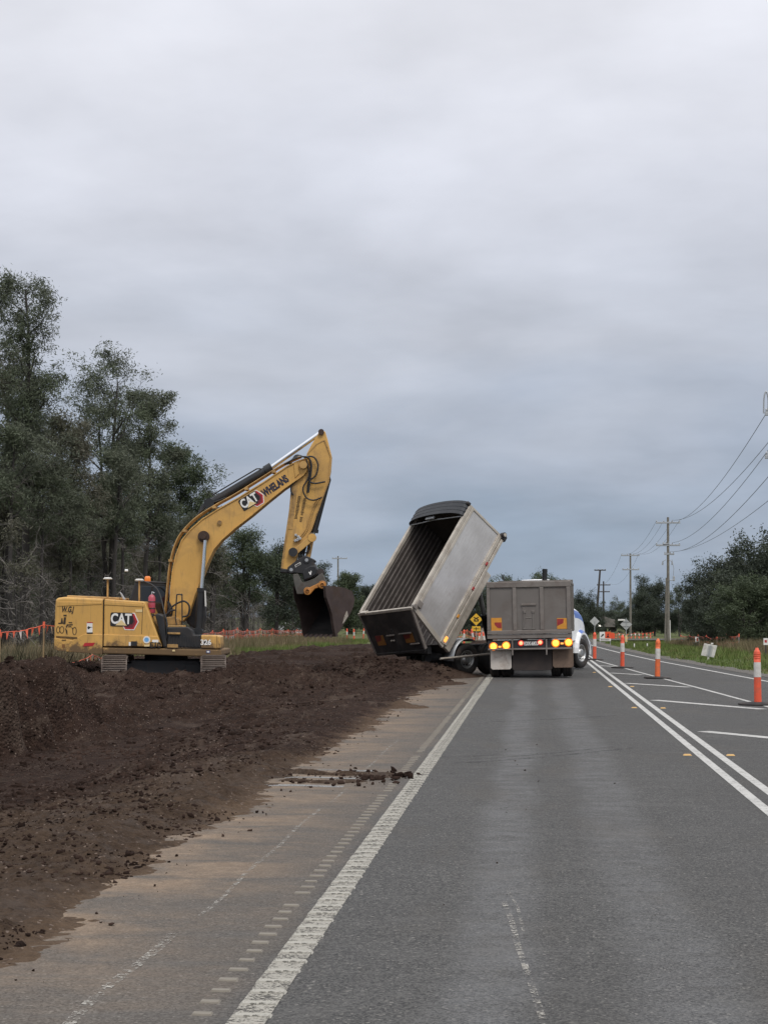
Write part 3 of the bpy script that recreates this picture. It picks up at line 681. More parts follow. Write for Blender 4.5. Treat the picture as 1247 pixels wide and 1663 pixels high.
rf = MB(); rf.prism(poly(z2, [(150, 262), (345, 270), (480, 276), (478, 292), (150, 280)], 0), -.9, .9); rf.build('engine_hood', MT['yellow_dull'], exc, .03)
pr = [(420, 285), (455, 240), (480, 285)]; MB().prism(poly(z2, [(448, 240), (460, 246), (486, 288), (470, 288)], -.9), -.95, -.85).build('exhaust_flap', MT['galv'], exc, .01)
# black panel, step box, tool box at the front right
MB().prism(poly(z2, [(668, 380), (690, 374), (722, 390), (748, 590), (722, 592)], YN), YN + .05, YN + .75).build('hatch_panel', MT['black'], exc, .03)
bx = MB(); bx.prism(poly(z2, [(750, 462), (880, 460), (905, 480), (912, 510), (958, 510), (960, 596), (748, 590)], YN), YN + .02, YN + .8)
o = bx.build('step_box', MT['black'], exc, .03)
rb = MB()
for k in range(9):
    x = 762 + k * 22
    if x < 900 or True: rb.prism(poly(z2, [(x, 520), (x + 8, 520), (x + 8, 582), (x, 582)], YN), YN + .0, YN + .05)
rb.build('grip_ribs', MT['black'], o, .006)
MB().prism(poly(z2, [(752, 494), (830, 496), (830, 508), (752, 506)], YN), YN - .05, YN + .1).build('step', MT['yellow_dull'], o, .008)
MB().prism(poly(z2, [(748, 570), (815, 570), (817, 592), (748, 590)], YN), YN - .02, YN + .1).build('step', MT['yellow_dull'], o, .008)
MB().prism(poly(z2, [(752, 450), (845, 450), (850, 461), (750, 462)], YN), YN + .05, YN + .7).build('step_plate', MT['yellow_dull'], o, .01)
tb = MB().prism(poly(z2, [(961, 512), (1060, 514), (1082, 520), (1086, 600), (961, 598)], YN), YN, YN + 1.0).build('tool_box', MT['yellow'], exc, .035, 3)
MB().prism(poly(z2, [(1060, 516), (1062, 516), (1065, 600), (1062, 600)], YN), YN - .003, YN + .02).build('box_seam', MT['print_black'], tb)
# --- cab on the far side
cab = MB().prism(poly(z2, [(512, 300), (548, 182), (568, 170), (745, 180), (780, 300), (800, 600), (512, 600)], .62), .42, 1.40).build('cab', MT['black'], exc, .06, 3)
MB().prism(poly(z2, [(568, 200), (735, 205), (768, 300), (780, 420), (575, 420)], .42), .405, .43).build('cab_window', MT['glass'], cab, .01)
MB().prism(poly(z2, [(545, 168), (750, 176), (750, 186), (545, 180)], .42), .40, 1.42).build('cab_roof', MT['blackmat'], cab, .02)
x0, z0 = E_(*z2(624, 160), .8)
bc = MB(); bc.lathe([(.0, .16), (.06, .155), (.085, .12), (.09, .0), (.0, .0)], (x0, .8, z0 - .06), n=16); bc.build('beacon', MT['beacon'], cab)
x0, z0 = E_(*z2(510, 126), .5); x1, z1_ = E_(*z2(560, 126), .5); xm, zm_ = E_(*z2(490, 102), .5); xb, zb_ = E_(*z2(515, 300), .5)
ms = MB(); ms.tube([(x0 - .22, .5, z0), (x1, .5, z0 - .01), (x1 + .04, .5, z0 - .10), (x1 + .02, .5, zb_)], .014); ms.build('mast', MT['blackmat'], cab)
MB().lathe([(0, .07), (.045, .07), (.055, .0), (0, 0)], (xm, .5, zm_ - .04), n=12).build('camera_head', MT['white'], cab)
# --- antenna posts with white discs, extinguisher, mirrors
for (xp, yt, yb) in ((372, 157, 276), (572, 166, 292)):
    xa, za = E_(*z2(xp, yt), -.9); _, zb2 = E_(*z2(xp, yb), -.9)
    p = MB().cyl((xa, -.9, zb2 - .05), (xa, -.9, za), .026, n=10).build('antenna_post', MT['yellow_dull'], exc)
    MB().lathe([(0, .05), (.09, .045), (.13, .012), (.13, -.01), (0, -.02)], (xa, -.9, za), n=20).build('antenna_disc', MT['white_dirty'], p)
xa, za = E_(*z2(650, 375), -1.0); _, zc2 = E_(*z2(650, 262), -1.0)
ex = MB().lathe([(0, 0), (.085, .0), (.10, .02), (.10, zc2 - za - .06), (.07, zc2 - za), (.03, zc2 - za + .03), (0, zc2 - za + .03)], (xa, -1.0, za), n=18).build('fire_extinguisher', MT['ext_red'], exc)
MB().tube([(xa, -1.0, zc2 + .02), (xa + .01, -1.0, zc2 + .10), (xa + .07, -1.0, zc2 + .07)], .022).build('valve', MT['galv'], ex)
for k in (.25, .62): MB().lathe([(.101, 0), (.106, 0), (.106, .03), (.101, .03)], (xa, -1.0, za + (zc2 - za) * k), n=18).build('strap', MT['black'], ex)
MB().prism(poly(z2, [(634, 378), (662, 378), (668, 392), (640, 395)], -1.0), -1.12, -.85).build('extinguisher_tray', MT['blackmat'], exc)
hr = MB(); hp = lambda x, y, dy: (lambda q: (q[0], dy, q[1]))(E_(*z2(x, y), dy))
hr.tube(curve([hp(800, 400, -.75), hp(808, 270, -.75), hp(815, 255, -.75), hp(838, 258, -.75), hp(842, 280, -.75), hp(842, 590, -.75)], 4), .018); hr.tube([hp(800, 400, -.75), hp(810, 470, -.75)], .018)
hr.tube(curve([hp(600, 172, -.1), hp(660, 200, -.2), hp(700, 250, -.4), hp(730, 370, -.8), hp(748, 450, -1.1), hp(738, 580, -1.3)], 5), .022)
hr.build('hand_rail', MT['black'], exc)

# --- boom
BN, BF = -.33, .33
boom_pts = [(548, 812), (538, 770), (541, 690), (548, 620), (562, 550), (586, 490), (620, 448), (668, 405), (730, 366), (820, 315), (920, 253), (1010, 192), (1050, 172), (1092, 158), (1100, 170), (1100, 205), (1082, 228), (1048, 252), (1000, 285), (940, 333), (870, 392), (800, 446), (748, 492), (716, 530), (694, 575), (668, 640), (640, 715), (612, 800), (590, 822)]
boom = MB().prism(poly(z1, boom_pts, BN), BN, BF).build('boom', MT['yellow'], exc, .022)
fl = MB()
def band(pts, dy0, dy1, th, zf=z1):
    """a flange plate following a run of pixels, th metres thick"""
    q = [Vector(E_(*zf(*p), BN)) for p in pts]; v = []
    for i, p in enumerate(q):
        d = (q[min(i + 1, len(q) - 1)] - q[max(i - 1, 0)]).normalized(); nn = Vector((-d.y, d.x)) * th / 2
        for s in (-1, 1):
            for dy in (dy0, dy1): v.append((p.x + s * nn.x, dy, p.y + s * nn.y))
    fs = []
    for i in range(len(q) - 1):
        a = 4 * i; fs += [(a, a + 4, a + 5, a + 1), (a + 2, a + 3, a + 7, a + 6), (a, a + 2, a + 6, a + 4), (a + 1, a + 5, a + 7, a + 3)]
    return v, fs
fl.add(*band([(540, 760), (543, 690), (550, 620), (564, 552), (588, 492), (622, 450), (670, 407), (732, 368), (822, 317), (922, 255), (1012, 194), (1052, 174), (1092, 160)], BN - .035, BF + .035, .03))
fl.add(*band([(1082, 226), (1048, 250), (1000, 283), (940, 331), (870, 390), (800, 444), (748, 490), (716, 528), (694, 573), (668, 638), (640, 713), (612, 798)], BN - .035, BF + .035, .03))
fl.build('boom_flange', MT['yellow'], boom)
tip = E_(*z1(1082, 192), 0)
MB().cyl((tip[0], -.46, tip[1]), (tip[0], .46, tip[1]), .11, n=20).build('pivot_pin', MT['yellow_dull'], boom)
MB().prism(poly(z1, [(1040, 178), (1066, 168), (1060, 195), (1064, 222), (1046, 240)], BN), BN - .03, BN + .02).build('weld_plate', MT['yellow'], boom, .01)
pin = E_(*z1(677, 478), BN)
pn = MB(); pn.cyl((pin[0], BN - .12, pin[1]), (pin[0], BF + .12, pin[1]), .165, n=24); pn.cyl((pin[0], BN - .30, pin[1]), (pin[0], BF + .30, pin[1]), .085, n=16)
pn.build('cylinder_pin', MT['soilcake'], boom)
p2 = E_(*z1(741, 421), BN); MB().cyl((p2[0], BN - .05, p2[1]), (p2[0], BN + .1, p2[1]), .065, n=14).build('grease_port', MT['yellow_dull'], boom, .01)
# steel lines along the back of the boom, and black hoses over them
q3 = lambda pts, dy: [(lambda t: (t[0], dy, t[1]))(E_(*z1(*p), dy)) for p in pts]
ln = MB()
back = [(522, 790), (530, 700), (538, 620), (552, 548), (574, 490), (606, 446), (652, 402), (720, 358), (810, 308), (910, 246), (1000, 190), (1070, 158)]
for k, dy in enumerate((-.34, -.27, -.18, -.08, .05)):
    ln.tube(curve(q3([(x - 4 + k * 1.5, y - 5 + k * 1.2) for x, y in back], dy), 4), .020, 6)
for (x, y) in ((545, 575), (600, 455), (720, 360), (850, 285), (960, 216)):
    a = E_(*z1(x, y), -.2); ln.box((a[0], -.15, a[1]), (.10, .55, .07))
ln.build('hydraulic_lines', MT['yellow_dull'], boom)
hs = MB()
for k in range(4):
    hs.tube(curve(q3([(640 + k * 8, 405 - k * 4), (665, 375 - k * 5), (705, 345 - k * 7), (745, 328 - k * 3), (770, 318)], -.15 + k * .1), 5), .022, 7)
hs.build('boom_hoses', MT['hose'], boom)
hs = MB()
for k in range(5):
    dx = k * 7
    hs.tube(curve(q3([(1000 + dx, 185), (1050, 160 - k * 3), (1095, 155 + k * 2), (1112 - k * 3, 185), (1108 - k * 5, 240), (1100 - k * 6, 300)], -.42 + k * .12), 5), .022, 7)
hs.tube(curve(q3([(1085, 155), (1120, 155), (1138, 185), (1132, 225), (1112, 245), (1102, 252), (1125, 262), (1168, 255)], -.36), 6), .024, 8)
hs.tube(curve(q3([(1092, 165), (1102, 230), (1078, 280), (1090, 318), (1120, 330), (1155, 318)], -.38), 6), .022, 8)
hs.tube(curve(q3([(1050, 250), (1032, 270), (1030, 295), (1040, 310)], -.30), 6), .022, 8)
hs.build('stick_hoses', MT['hose'], boom)
hs = MB()
hs.tube(curve(q3([(530, 790), (545, 765), (575, 745), (600, 740), (618, 760), (612, 795), (590, 802)], -.55), 6), .026, 8)
hs.tube(curve(q3([(520, 800), (540, 780), (560, 775)], -.6), 6), .026, 8)
for k in range(4): hs.tube(curve(q3([(535 + k * 8, 805), (540 + k * 9, 780 - k * 6), (530 + k * 4, 740)], -.45 + k * .08), 6), .024, 8)
hs.build('base_hoses', MT['hose'], boom)
vb = MB(); vb.prism(poly(z2, [(742, 400), (800, 392), (830, 410), (838, 450), (742, 452)], -.3), -.62, .1); vb.build('valve_block', MT['yellow_dull'], boom, .03)
# --- boom lift cylinders (pair)
for dy in (-.52, .52):
    t = E_(*z1(683, 492), dy); bt = E_(*z1(655, 862), dy); md = E_(*z1(668, 690), dy)
    c = MB().cyl((bt[0], dy, bt[1]), (md[0], dy, md[1]), .115, n=18).build('boom_cylinder', MT['black'], exc)
    MB().cyl((md[0] - .003, dy, md[1] - .08), (md[0], dy, md[1] + .03), .135, n=18).build('gland', MT['black'], c); MB().cyl((bt[0], dy - .12, bt[1]), (bt[0], dy + .12, bt[1]), .13, n=14).build('foot_pin', MT['black'], c)
    MB().cyl((md[0], dy, md[1]), (t[0], dy, t[1]), .055, n=14).build('rod', MT['chrome'], c)
gd = MB(); gd.prism(poly(z1, [(640, 700), (682, 688), (686, 800), (672, 872), (612, 830), (600, 800)], .2), .1, .40); gd.build('cylinder_bracket', MT['blackmat'], exc, .03)
MB().prism(poly(z2, [(984, 230), (993, 232), (997, 330), (988, 330)], -.60), -.66, -.60).build('guard_strip', MT['white_dirty'], exc)
# --- stick cylinder on top of the boom
a = E_(*z1(700, 345), 0); b = E_(*z1(952, 196), 0); c = E_(*z1(1148, 58), 0)
ccyl = MB(); ccyl.cyl((a[0], 0, a[1]), (b[0], 0, b[1]), .125, n=20); d = (Vector(b) - Vector(a)).normalized()
ccyl.cyl((b[0] - d.x * .22, 0, b[1] - d.y * .22), (b[0], 0, b[1]), .15, n=20); ccyl.cyl((a[0], -.2, a[1]), (a[0], .2, a[1]), .15, n=16)
cc = ccyl.build('stick_cylinder', MT['black'], exc)
MB().cyl((b[0], 0, b[1]), (c[0], 0, c[1]), .066, n=16).build('rod', MT['chrome'], cc)
pp = MB(); n_ = Vector((-d.y, d.x)) * .17
pp.tube([(a[0] + n_.x + d.x * .2, -.10, a[1] + n_.y + d.y * .2), (b[0] + n_.x - d.x * .4, -.10, b[1] + n_.y - d.y * .4), (b[0] + n_.x * .7 - d.x * .3, -.06, b[1] + n_.y * .7 - d.y * .3)], .02); pp.build('feed_pipe', MT['hose'], cc)
# --- stick
SN, SF = -.24, .24
st = [(1138, 62), (1142, 50), (1155, 46), (1168, 52), (1176, 80), (1194, 152), (1190, 210), (1182, 252), (1150, 340), (1112, 448), (1085, 505), (1058, 548), (1034, 612), (990, 612), (990, 590), (1003, 500), (1018, 400), (1034, 290), (1046, 258), (1078, 222), (1094, 140), (1112, 105)]
stick = MB().prism(poly(z1, st, SN), SN, SF).build('stick', MT['yellow'], exc, .02)
sp = MB()
sp.add(*band([(1094, 142), (1135, 100), (1160, 88), (1168, 88)], SN - .012, SN + .02, .03)); sp.add(*band([(1166, 88), (1190, 152), (1182, 252), (1150, 338), (1112, 446), (1085, 503)], SN - .03, SF + .03, .026))
sp.add(*band([(992, 606), (1005, 500), (1020, 400), (1036, 290)], SN - .03, SF + .03, .05)); sp.build('stick_flange', MT['yellow_dull'], stick)
a = E_(*z1(1153, 58), 0); MB().cyl((a[0], -.32, a[1]), (a[0], .32, a[1]), .085, n=18).build('pivot_pin', MT['soilcake'], stick)
MB().prism(poly(z1, [(987, 606), (1038, 612), (1026, 626), (986, 622)], SN), SN - .02, SF + .02).build('stick_foot', MT['blackmat'], stick, .02)
MB().prism(poly(zt, [(600, 1175), (650, 640), (700, 620), (720, 630), (660, 1175)], SN), SN - .012, SN + .03).build('dirty_front_plate', MT['yellow_dull'], stick)
# bucket cylinder behind the stick
a = E_(*z1(1178, 246), 0); b = E_(*z1(1124, 452), 0); c = E_(*z1(1113, 486), 0)
bc = MB(); bc.cyl((a[0], 0, a[1]), (b[0], 0, b[1]), .095, n=18); bc.cyl((a[0], -.2, a[1]), (a[0], .2, a[1]), .09, n=14); bc.cyl((b[0] + .008, 0, b[1] + .03), (b[0] - .008, 0, b[1] - .07), .12, n=18)
bco = bc.build('bucket_cylinder', MT['black'], exc)
MB().cyl((b[0], 0, b[1]), (c[0], 0, c[1]), .055, n=14).build('rod', MT['chrome'], bco)
pl = MB()
for dy, o_ in ((-.26, 0), (-.26, 9)):
    pl.tube(curve(q3([(1150 - o_, 318), (1132 - o_, 345), (1112 - o_, 400), (1096 - o_, 450), (1075 - o_, 478)], dy), 4), .016, 6)
pl.build('stick_lines', MT['yellow_dull'], stick)
vb = MB(); a = E_(*z1(1057, 482), SN)
for k in range(6): vb.box((a[0] + rs.uniform(-.09, .09), SN - .05, a[1] + rs.uniform(-.09, .09)), (.07, .10, .07), Matrix.Rotation(rs.random(), 3, 'Y'))
vb.build('valve_cluster', MT['galv'], stick, .01)
# links
for dy in (-.31, .31):
    lk = MB()
    p = [E_(*z1(*t), dy) for t in ((1040, 545), (1115, 482))]
    d = (Vector(p[1]) - Vector(p[0])).normalized(); n_ = Vector((-d.y, d.x)) * .085
    pts = [(p[0][0] + n_.x, p[0][1] + n_.y), (p[1][0] + n_.x, p[1][1] + n_.y), (p[1][0] - n_.x, p[1][1] - n_.y), (p[0][0] - n_.x, p[0][1] - n_.y)]
    lk.prism(pts, dy - .04, dy + .04); 
    for t in p: lk.cyl((t[0], dy - .06, t[1]), (t[0], dy + .06, t[1]), .12, n=16)
    lk.build('bucket_link', MT['yellow'], exc, .015)
lk = MB(); p = [E_(*z1(*t), 0) for t in ((1113, 482), (1098, 560))]; lk.cyl((p[0][0], -.1, p[0][1]), (p[1][0], -.1, p[1][1]), .07, n=12); lk.cyl((p[0][0], .12, p[0][1]), (p[1][0], .12, p[1][1]), .07, n=12); lk.build('tipping_link', MT['yellow_dull'], exc)
a = E_(*zb(285, 210), SN); pk = MB().cyl((a[0], SN - .16, a[1]), (a[0], SF + .16, a[1]), .13, n=20).build('stick_pin', MT['blackmat'], exc)
hs = MB(); zq = lambda pts, dy: [(lambda t: (t[0], dy, t[1]))(E_(*zb(*p), dy)) for p in pts]
for k in range(4): hs.tube(curve(zq([(430 + k * 12, 60), (400 + k * 14, 150), (360 + k * 20, 230), (350 + k * 22, 300)], -.2 + k * .05), 5), .022, 7)
hs.tube(curve(zq([(480, 110), (495, 160), (470, 200), (430, 220)], -.22), 5), .02, 7); hs.build('hitch_hoses', MT['hose'], exc)
# --- tilting quick hitch
hd = MB(); hd.prism(poly(zb, [(205, 430), (215, 395), (250, 370), (300, 330), (360, 290), (420, 250), (470, 262), (550, 300), (568, 318), (545, 338), (600, 440), (602, 480), (560, 520), (420, 585), (395, 480), (300, 470), (260, 482), (222, 470)], -.32), -.32, .32)
hitch = hd.build('quick_hitch', MT['blackmat'], exc, .02)
for (x, y, r) in ((258, 430, .05), (453, 308, .05)):
    a = E_(*zb(x, y), -.32); MB().cyl((a[0], -.36, a[1]), (a[0], -.3, a[1]), r, n=14).build('pin_cap', MT['galv'], hitch)
    MB().cyl((a[0], -.345, a[1]), (a[0], -.3, a[1]), r * 1.9, n=16).build('pin_boss', MT['blackmat'], hitch, .008)
MB().prism(poly(zb, [(302, 372), (372, 332), (382, 360), (312, 400)], -.32), -.326, -.3).build('maker_plate', MT['white_dirty'], hitch)
MB().prism(poly(zb, [(312, 376), (366, 344), (372, 358), (320, 390)], -.32), -.331, -.3).build('maker_print', MT['print_black'], hitch)
dk = MB().prism(poly(zb, [(400, 470), (430, 420), (500, 380), (560, 375), (590, 430), (575, 490), (500, 540), (420, 565)], -.32), -.40, -.2).build('rotor_housing', MT['hose'], hitch, .03)
MB().prism(poly(zb, [(478, 462), (490, 455), (498, 468), (508, 440), (516, 450), (508, 492), (498, 498), (488, 482)], -.4), -.404, -.38).build('white_mark', MT['print_white'], hitch)
bd = MB().prism(poly(zb, [(280, 485), (345, 480), (400, 590), (540, 545), (600, 500), (650, 470), (690, 560), (705, 590), (690, 650), (560, 650), (430, 690), (420, 740), (330, 740), (300, 640), (285, 560)], -.36), -.34, .34)
bd.build('tilt_body', simple('dusty_grey_hitch', (.085, .08, .07), .7, dirt=MUD, dirt_amt=.6, dscale=4, var=.3), hitch, .02)
a = E_(*zb(630, 455), -.2); MB().cyl((a[0], -.3, a[1]), (a[0], .3, a[1]), .10, n=16).build('tilt_pin', MT['blackmat'], hitch)
for (x, y) in ((650, 620), (465, 700)):
    a = E_(*zb(x, y), -.46); g = MB(); g.lathe([(.05, -.03), (.05, .0), (.085, .0), (.115, -.01), (.115, .14), (.05, .14)], (a[0], -.5, a[1]), axis=(0, 1, 0), n=20); g.cyl((a[0], -.48, a[1]), (a[0], .3, a[1]), .06, n=14); g.build('bucket_pin', MT['gold'], hitch)
MB().prism(poly(zb, [(480, 660), (600, 600), (650, 590), (650, 650), (560, 670), (500, 740), (470, 735)], -.42), -.46, -.36).build('pin_bracket', MT['gold'], hitch, .02)
# --- bucket, turned so that its mouth looks left of the camera and its cheek right of it
TL = E_(*zb(280, 760), 0); 
ang = R(40)
wv = Vector((math.cos(ang), -math.sin(ang), 0)); iv = Vector((math.sin(ang), math.cos(ang), 0)); kv = Vector((0, 0, 1))
bw = 1.22
def bpt(px, py): return E_(*zb(px, py), 0)
# cheek profile measured on the near cheek: u into the bucket (towards the right and away), z height
ck = [(680, 640), (800, 640), (930, 660), (1020, 700), (1052, 800), (1035, 900), (985, 1010), (920, 1110), (875, 1200), (805, 1278), (785, 1180), (760, 1000), (725, 880), (690, 780)]
o_near = Vector((*[bpt(735, 960)[0]], 0, 0)); o_near = Vector((bpt(735, 960)[0], -.42, 0))
u_of = lambda x: (x - o_near.x) / iv.x
prof = []
for p in ck:
    x, z = E_(*zb(*p), -.30); prof.append((u_of(x), z))
def bp(u, z, wdt): v = o_near + iv * u - wv * wdt; return (v.x, v.y, z)
bk = MB(); n = len(prof)
for wd0, wd1 in ((0, .035), (bw - .035, bw)):
    vs = [bp(u, z, wd0) for u, z in prof] + [bp(u, z, wd1) for u, z in prof]
    fs = [list(range(n)), list(range(2 * n - 1, n - 1, -1))] + [[i, (i + 1) % n, (i + 1) % n + n, i + n] for i in range(n)]
    bk.add(vs, fs)
bucket = bk.build('bucket', MT['steel_dirty'], exc, .008)
# shell: top, back and floor plates running between the cheeks
sh = MB(); run = prof[0:10]
cen = (sum(p[0] for p in run) / len(run), sum(p[1] for p in run) / len(run))
inn = [(u + (cen[0] - u) * .05, z + (cen[1] - z) * .05) for u, z in run]
vs = []
for wd in (.03, bw - .03):
    vs += [bp(u, z, wd) for u, z in run] + [bp(u, z, wd) for u, z in inn]
k = len(run); q = 2 * k
for i in range(k - 1):
    sh.add([vs[i], vs[i + 1], vs[q + i + 1], vs[q + i]], [(0, 1, 2, 3)], 0)
    sh.add([vs[k + i], vs[k + i + 1], vs[q + k + i + 1], vs[q + k + i]], [(3, 2, 1, 0)], 1)
sh.add([vs[0], vs[k], vs[q + k], vs[q]], [(0, 1, 2, 3)], 0); sh.add([vs[k - 1], vs[2 * k - 1], vs[q + 2 * k - 1], vs[q + k - 1]], [(0, 1, 2, 3)], 0)
sh.build('bucket_shell', [MT['steel_dirty'], MT['steel_dark']], bucket)
for k in range(6):                              # teeth along the lip
    wd = .12 + k * (bw - .24) / 5; u, z = prof[9]; t = MB()
    a = Vector(bp(u, z, wd)); t.add([a + wv * .05, a - wv * .05, a - wv * .05 + iv * .16 + kv * .10, a + wv * .05 + iv * .16 + kv * .10, a - iv * .05 - kv * .03 + wv * .035, a - iv * .05 - kv * .03 - wv * .035, a + kv * .06 + wv * .05, a + kv * .06 - wv * .05],
        [(0, 1, 5, 4), (6, 4, 5, 7), (0, 4, 6), (1, 7, 5), (0, 3, 2, 1), (6, 7, 2, 3), (0, 6, 3), (1, 2, 7)]); t.build('tooth', MT['steel_dirty'], bucket)
rim = MB(); vv = [bp(u, z, -.02) for u, z in (prof[0], prof[13], prof[12], prof[11], prof[10], prof[9])]
for i in range(5):
    a, b = Vector(vv[i]), Vector(vv[i + 1]); rim.add([a, b, b + iv * .10, a + iv * .10, a + wv * .03, b + wv * .03, b + iv * .10 + wv * .03, a + iv * .10 + wv * .03], [(4, 5, 6, 7), (0, 1, 5, 4), (3, 7, 6, 2), (0, 3, 2, 1)])
rim.build('cheek_edge', MT['steel_dirty'], bucket)
x, z = E_(*zb(935, 1060), -.3); uu = u_of(x); MB().add([bp(uu - .12, z - .12, -.03), bp(uu + .10, z + .10, -.03), bp(uu + .06, z + .24, -.03), bp(uu - .03, z + .10, -.03), bp(uu - .12, z - .12, .0), bp(uu + .10, z + .10, .0), bp(uu + .06, z + .24, .0), bp(uu - .03, z + .10, .0)], [(0, 1, 2, 3), (7, 6, 5, 4), (0, 4, 5, 1), (1, 5, 6, 2), (2, 6, 7, 3), (3, 7, 4, 0)]).build('side_cutter', MT['tub_rail'], bucket)
# --- lettering and stickers
def logo(zf, M0, s, parent, y):
    """the maker's mark: black backed white letters with a pale triangle over a dark red hexagon; drawn on a 0..100 by 0..70 sheet"""
    T = M0 @ Matrix.Scale(s, 4)
    def sheet(pts, k, mat, nm):
        mb = MB(); d = .006 + .004 * k; mb.prism(pts, -d / s, .0); return mb.build(nm, mat, parent, M=T)
    sheet([(46, 4), (54, -9), (88, -9), (104, 22), (88, 54), (70, 54), (60, 20)], 0, MT['print_white'], 'logo_edge')
    sheet([(49, 4), (56, -6), (86, -6), (100, 22), (86, 51), (72, 51), (60, 20)], .6, MT['red'], 'logo_hexagon')
    sheet([(50, 6), (59, -1), (82, -1), (93, 22), (82, 45), (70, 45), (60, 20)], 1.1, MT['dkred'], 'logo_hexagon')
    sheet([(70, 12), (80, 12), (86, 22), (80, 44), (70, 44)], 1.5, MT['print_black'], 'logo_backing')
    sheet([(0, 8), (4, 4), (66, 4), (72, 12), (82, 50), (78, 54), (4, 54), (0, 50)], 1.9, MT['print_black'], 'logo_backing')
    text('logo_letters', 'CAT', 52, MT['print_white'], parent, T @ face_y(39, -.018 / s, 29.5), bold=1.6, depth=.001 / s, sx=.74)
    sheet([(19, 7), (61, 7), (40, 27)], 4.0, MT['print_yellow'], 'logo_triangle')
a = E_(*zw(775, 455), YN); b = E_(*zw(1135, 455), YN)
logo(zw, Matrix.Translation((a[0], YN + .002, a[1])) @ Matrix.Rotation(R(1.5), 4, 'Y'), (b[0] - a[0]) / 104, door, YN)
a = E_(*z1(836, 380), BN); b = E_(*z1(918, 318), BN)
ang_b = math.atan2(b[1] - a[1], b[0] - a[0]) - R(6)
a = E_(*z1(842, 378), BN)
logo(zw, Matrix.Translation((a[0], BN - .002, a[1])) @ Matrix.Rotation(-ang_b, 4, 'Y'), math.hypot(b[0] - a[0], b[1] - a[1]) / 98, boom, BN)
a = E_(*z1(914, 308), BN); b = E_(*z1(1018, 238), BN); ang_b = math.atan2(b[1] - a[1], b[0] - a[0])
mid = ((a[0] + b[0]) / 2, (a[1] + b[1]) / 2)
text('lettering', 'WHELANS', .31, simple('navy_print', (.012, .014, .04), .5), boom, face_y(mid[0], BN - .008, mid[1], ang_b), bold=.012, sx=math.hypot(b[0] - a[0], b[1] - a[1]) / 1.53)
# small print on the stick: too small to read, two rows of marks
mk = MB()
for (xa, ya, xb, yb) in ((738, 800, 694, 1070), (800, 820, 752, 1080)):
    p = Vector(E_(*zt(xa, ya), SN)); q = Vector(E_(*zt(xb, yb), SN)); d = q - p; L = d.length; d.normalize(); n_ = Vector((-d.y, d.x)); t = 0.0
    while t < L:
        ln_ = rs.uniform(.022, .040)
        if rs.random() > .12:
            c = p + d * (t + ln_ / 2); hh = rs.uniform(.03, .045); mk.prism([tuple(c + d * ln_ * .4 * i + n_ * hh * j) for i, j in ((-1, -1), (1, -1), (1, 1), (-1, 1))], SN - .006, SN)
        t += ln_ + .008
mk.build('small_print', simple('brown_print', (.10, .055, .015), .6), stick)
# owner's badge on the counterweight
cwo = bpy.data.objects['counterweight']
a = E_(*zw(235, 235), YN); text('lettering', 'W.G.J', .22, MT['print_black'], cwo, face_y(a[0], YN - .006, a[1]), bold=.006, shear=.25, sx=.62)
bdg = MB(); pt = lambda x, y: E_(*zw(x, y), YN)
def ring(x, y, rx, rz, th=.02):
    c = pt(x, y); n = 20; ro = [(c[0] + rx * math.cos(6.2832 * i / n), c[1] + rz * math.sin(6.2832 * i / n)) for i in range(n)]; ri = [(c[0] + (rx - th) * math.cos(6.2832 * i / n), c[1] + (rz - th) * math.sin(6.2832 * i / n)) for i in range(n)]
    yy = YN - .006
    bdg.add([(p[0], yy, p[1]) for p in ro] + [(p[0], yy, p[1]) for p in ri], [(i, (i + 1) % n, n + (i + 1) % n, n + i) for i in range(n)])
ring(118, 490, .055, .10); ring(165, 490, .065, .105); ring(325, 505, .06, .115)
for pts in ([(185, 298), (225, 298), (225, 320), (185, 318)], [(190, 330), (220, 330), (210, 420), (180, 420)], [(160, 340), (172, 340), (180, 410), (148, 412)], [(120, 400), (175, 398), (175, 414), (120, 416)], [(250, 392), (295, 392), (298, 406), (250, 406)], [(235, 420), (305, 418), (300, 434), (240, 436)], [(215, 445), (235, 410), (240, 440), (225, 470)], [(205, 465), (235, 500), (235, 555), (222, 540)], [(285, 455), (310, 470), (300, 490)], [(245, 445), (285, 442), (285, 456), (245, 458)]):
    bdg.add([(*(lambda q: (q[0], YN - .006, q[1]))(pt(*p)),) for p in pts], [tuple(range(len(pts)))])
x = 95
while x < 350:
    w_ = rs.uniform(7, 11)
    if rs.random() > .1: bdg.add([(*(lambda q: (q[0], YN - .006 - .02, q[1]))(pt(*p)),) for p in ((x, 566 + (x - 95) * .06), (x + w_, 566 + (x - 95) * .06), (x + w_, 590 + (x - 95) * .06), (x, 590 + (x - 95) * .06))], [(0, 1, 2, 3)])
    x += w_ + 2.5
for x in range(165, 220, 11): bdg.add([(*(lambda q: (q[0], YN - .026, q[1]))(pt(*p)),) for p in ((x, 612), (x + 8, 612), (x + 8, 632), (x, 632))], [(0, 1, 2, 3)])
tag(bdg.build('truck_badge', simple('faded_brown_print', (.045, .028, .012), .6), cwo), kind='stuff')
def sticker(nm, x0, y0, x1, y1, mat, d=.006, par=None, zf=zw, cut=None, dy=YN):
    pts = cut or [(x0, y0), (x1, y0), (x1, y1), (x0, y1)]
    return MB().prism([E_(*zf(*p), dy) for p in pts], dy - d, dy).build(nm, mat, par or cwo)
sticker('warning_sticker', 480, 395, 552, 540, MT['print_white']); sticker('sticker_band', 482, 392, 555, 404, MT['red'], .009); sticker('sticker_band', 480, 522, 556, 540, MT['print_black'], .009)
sticker('sticker_symbol', 0, 0, 0, 0, MT['print_black'], .009, cut=[(488, 458), (502, 442), (520, 452), (550, 455), (522, 464), (508, 482), (492, 480)])
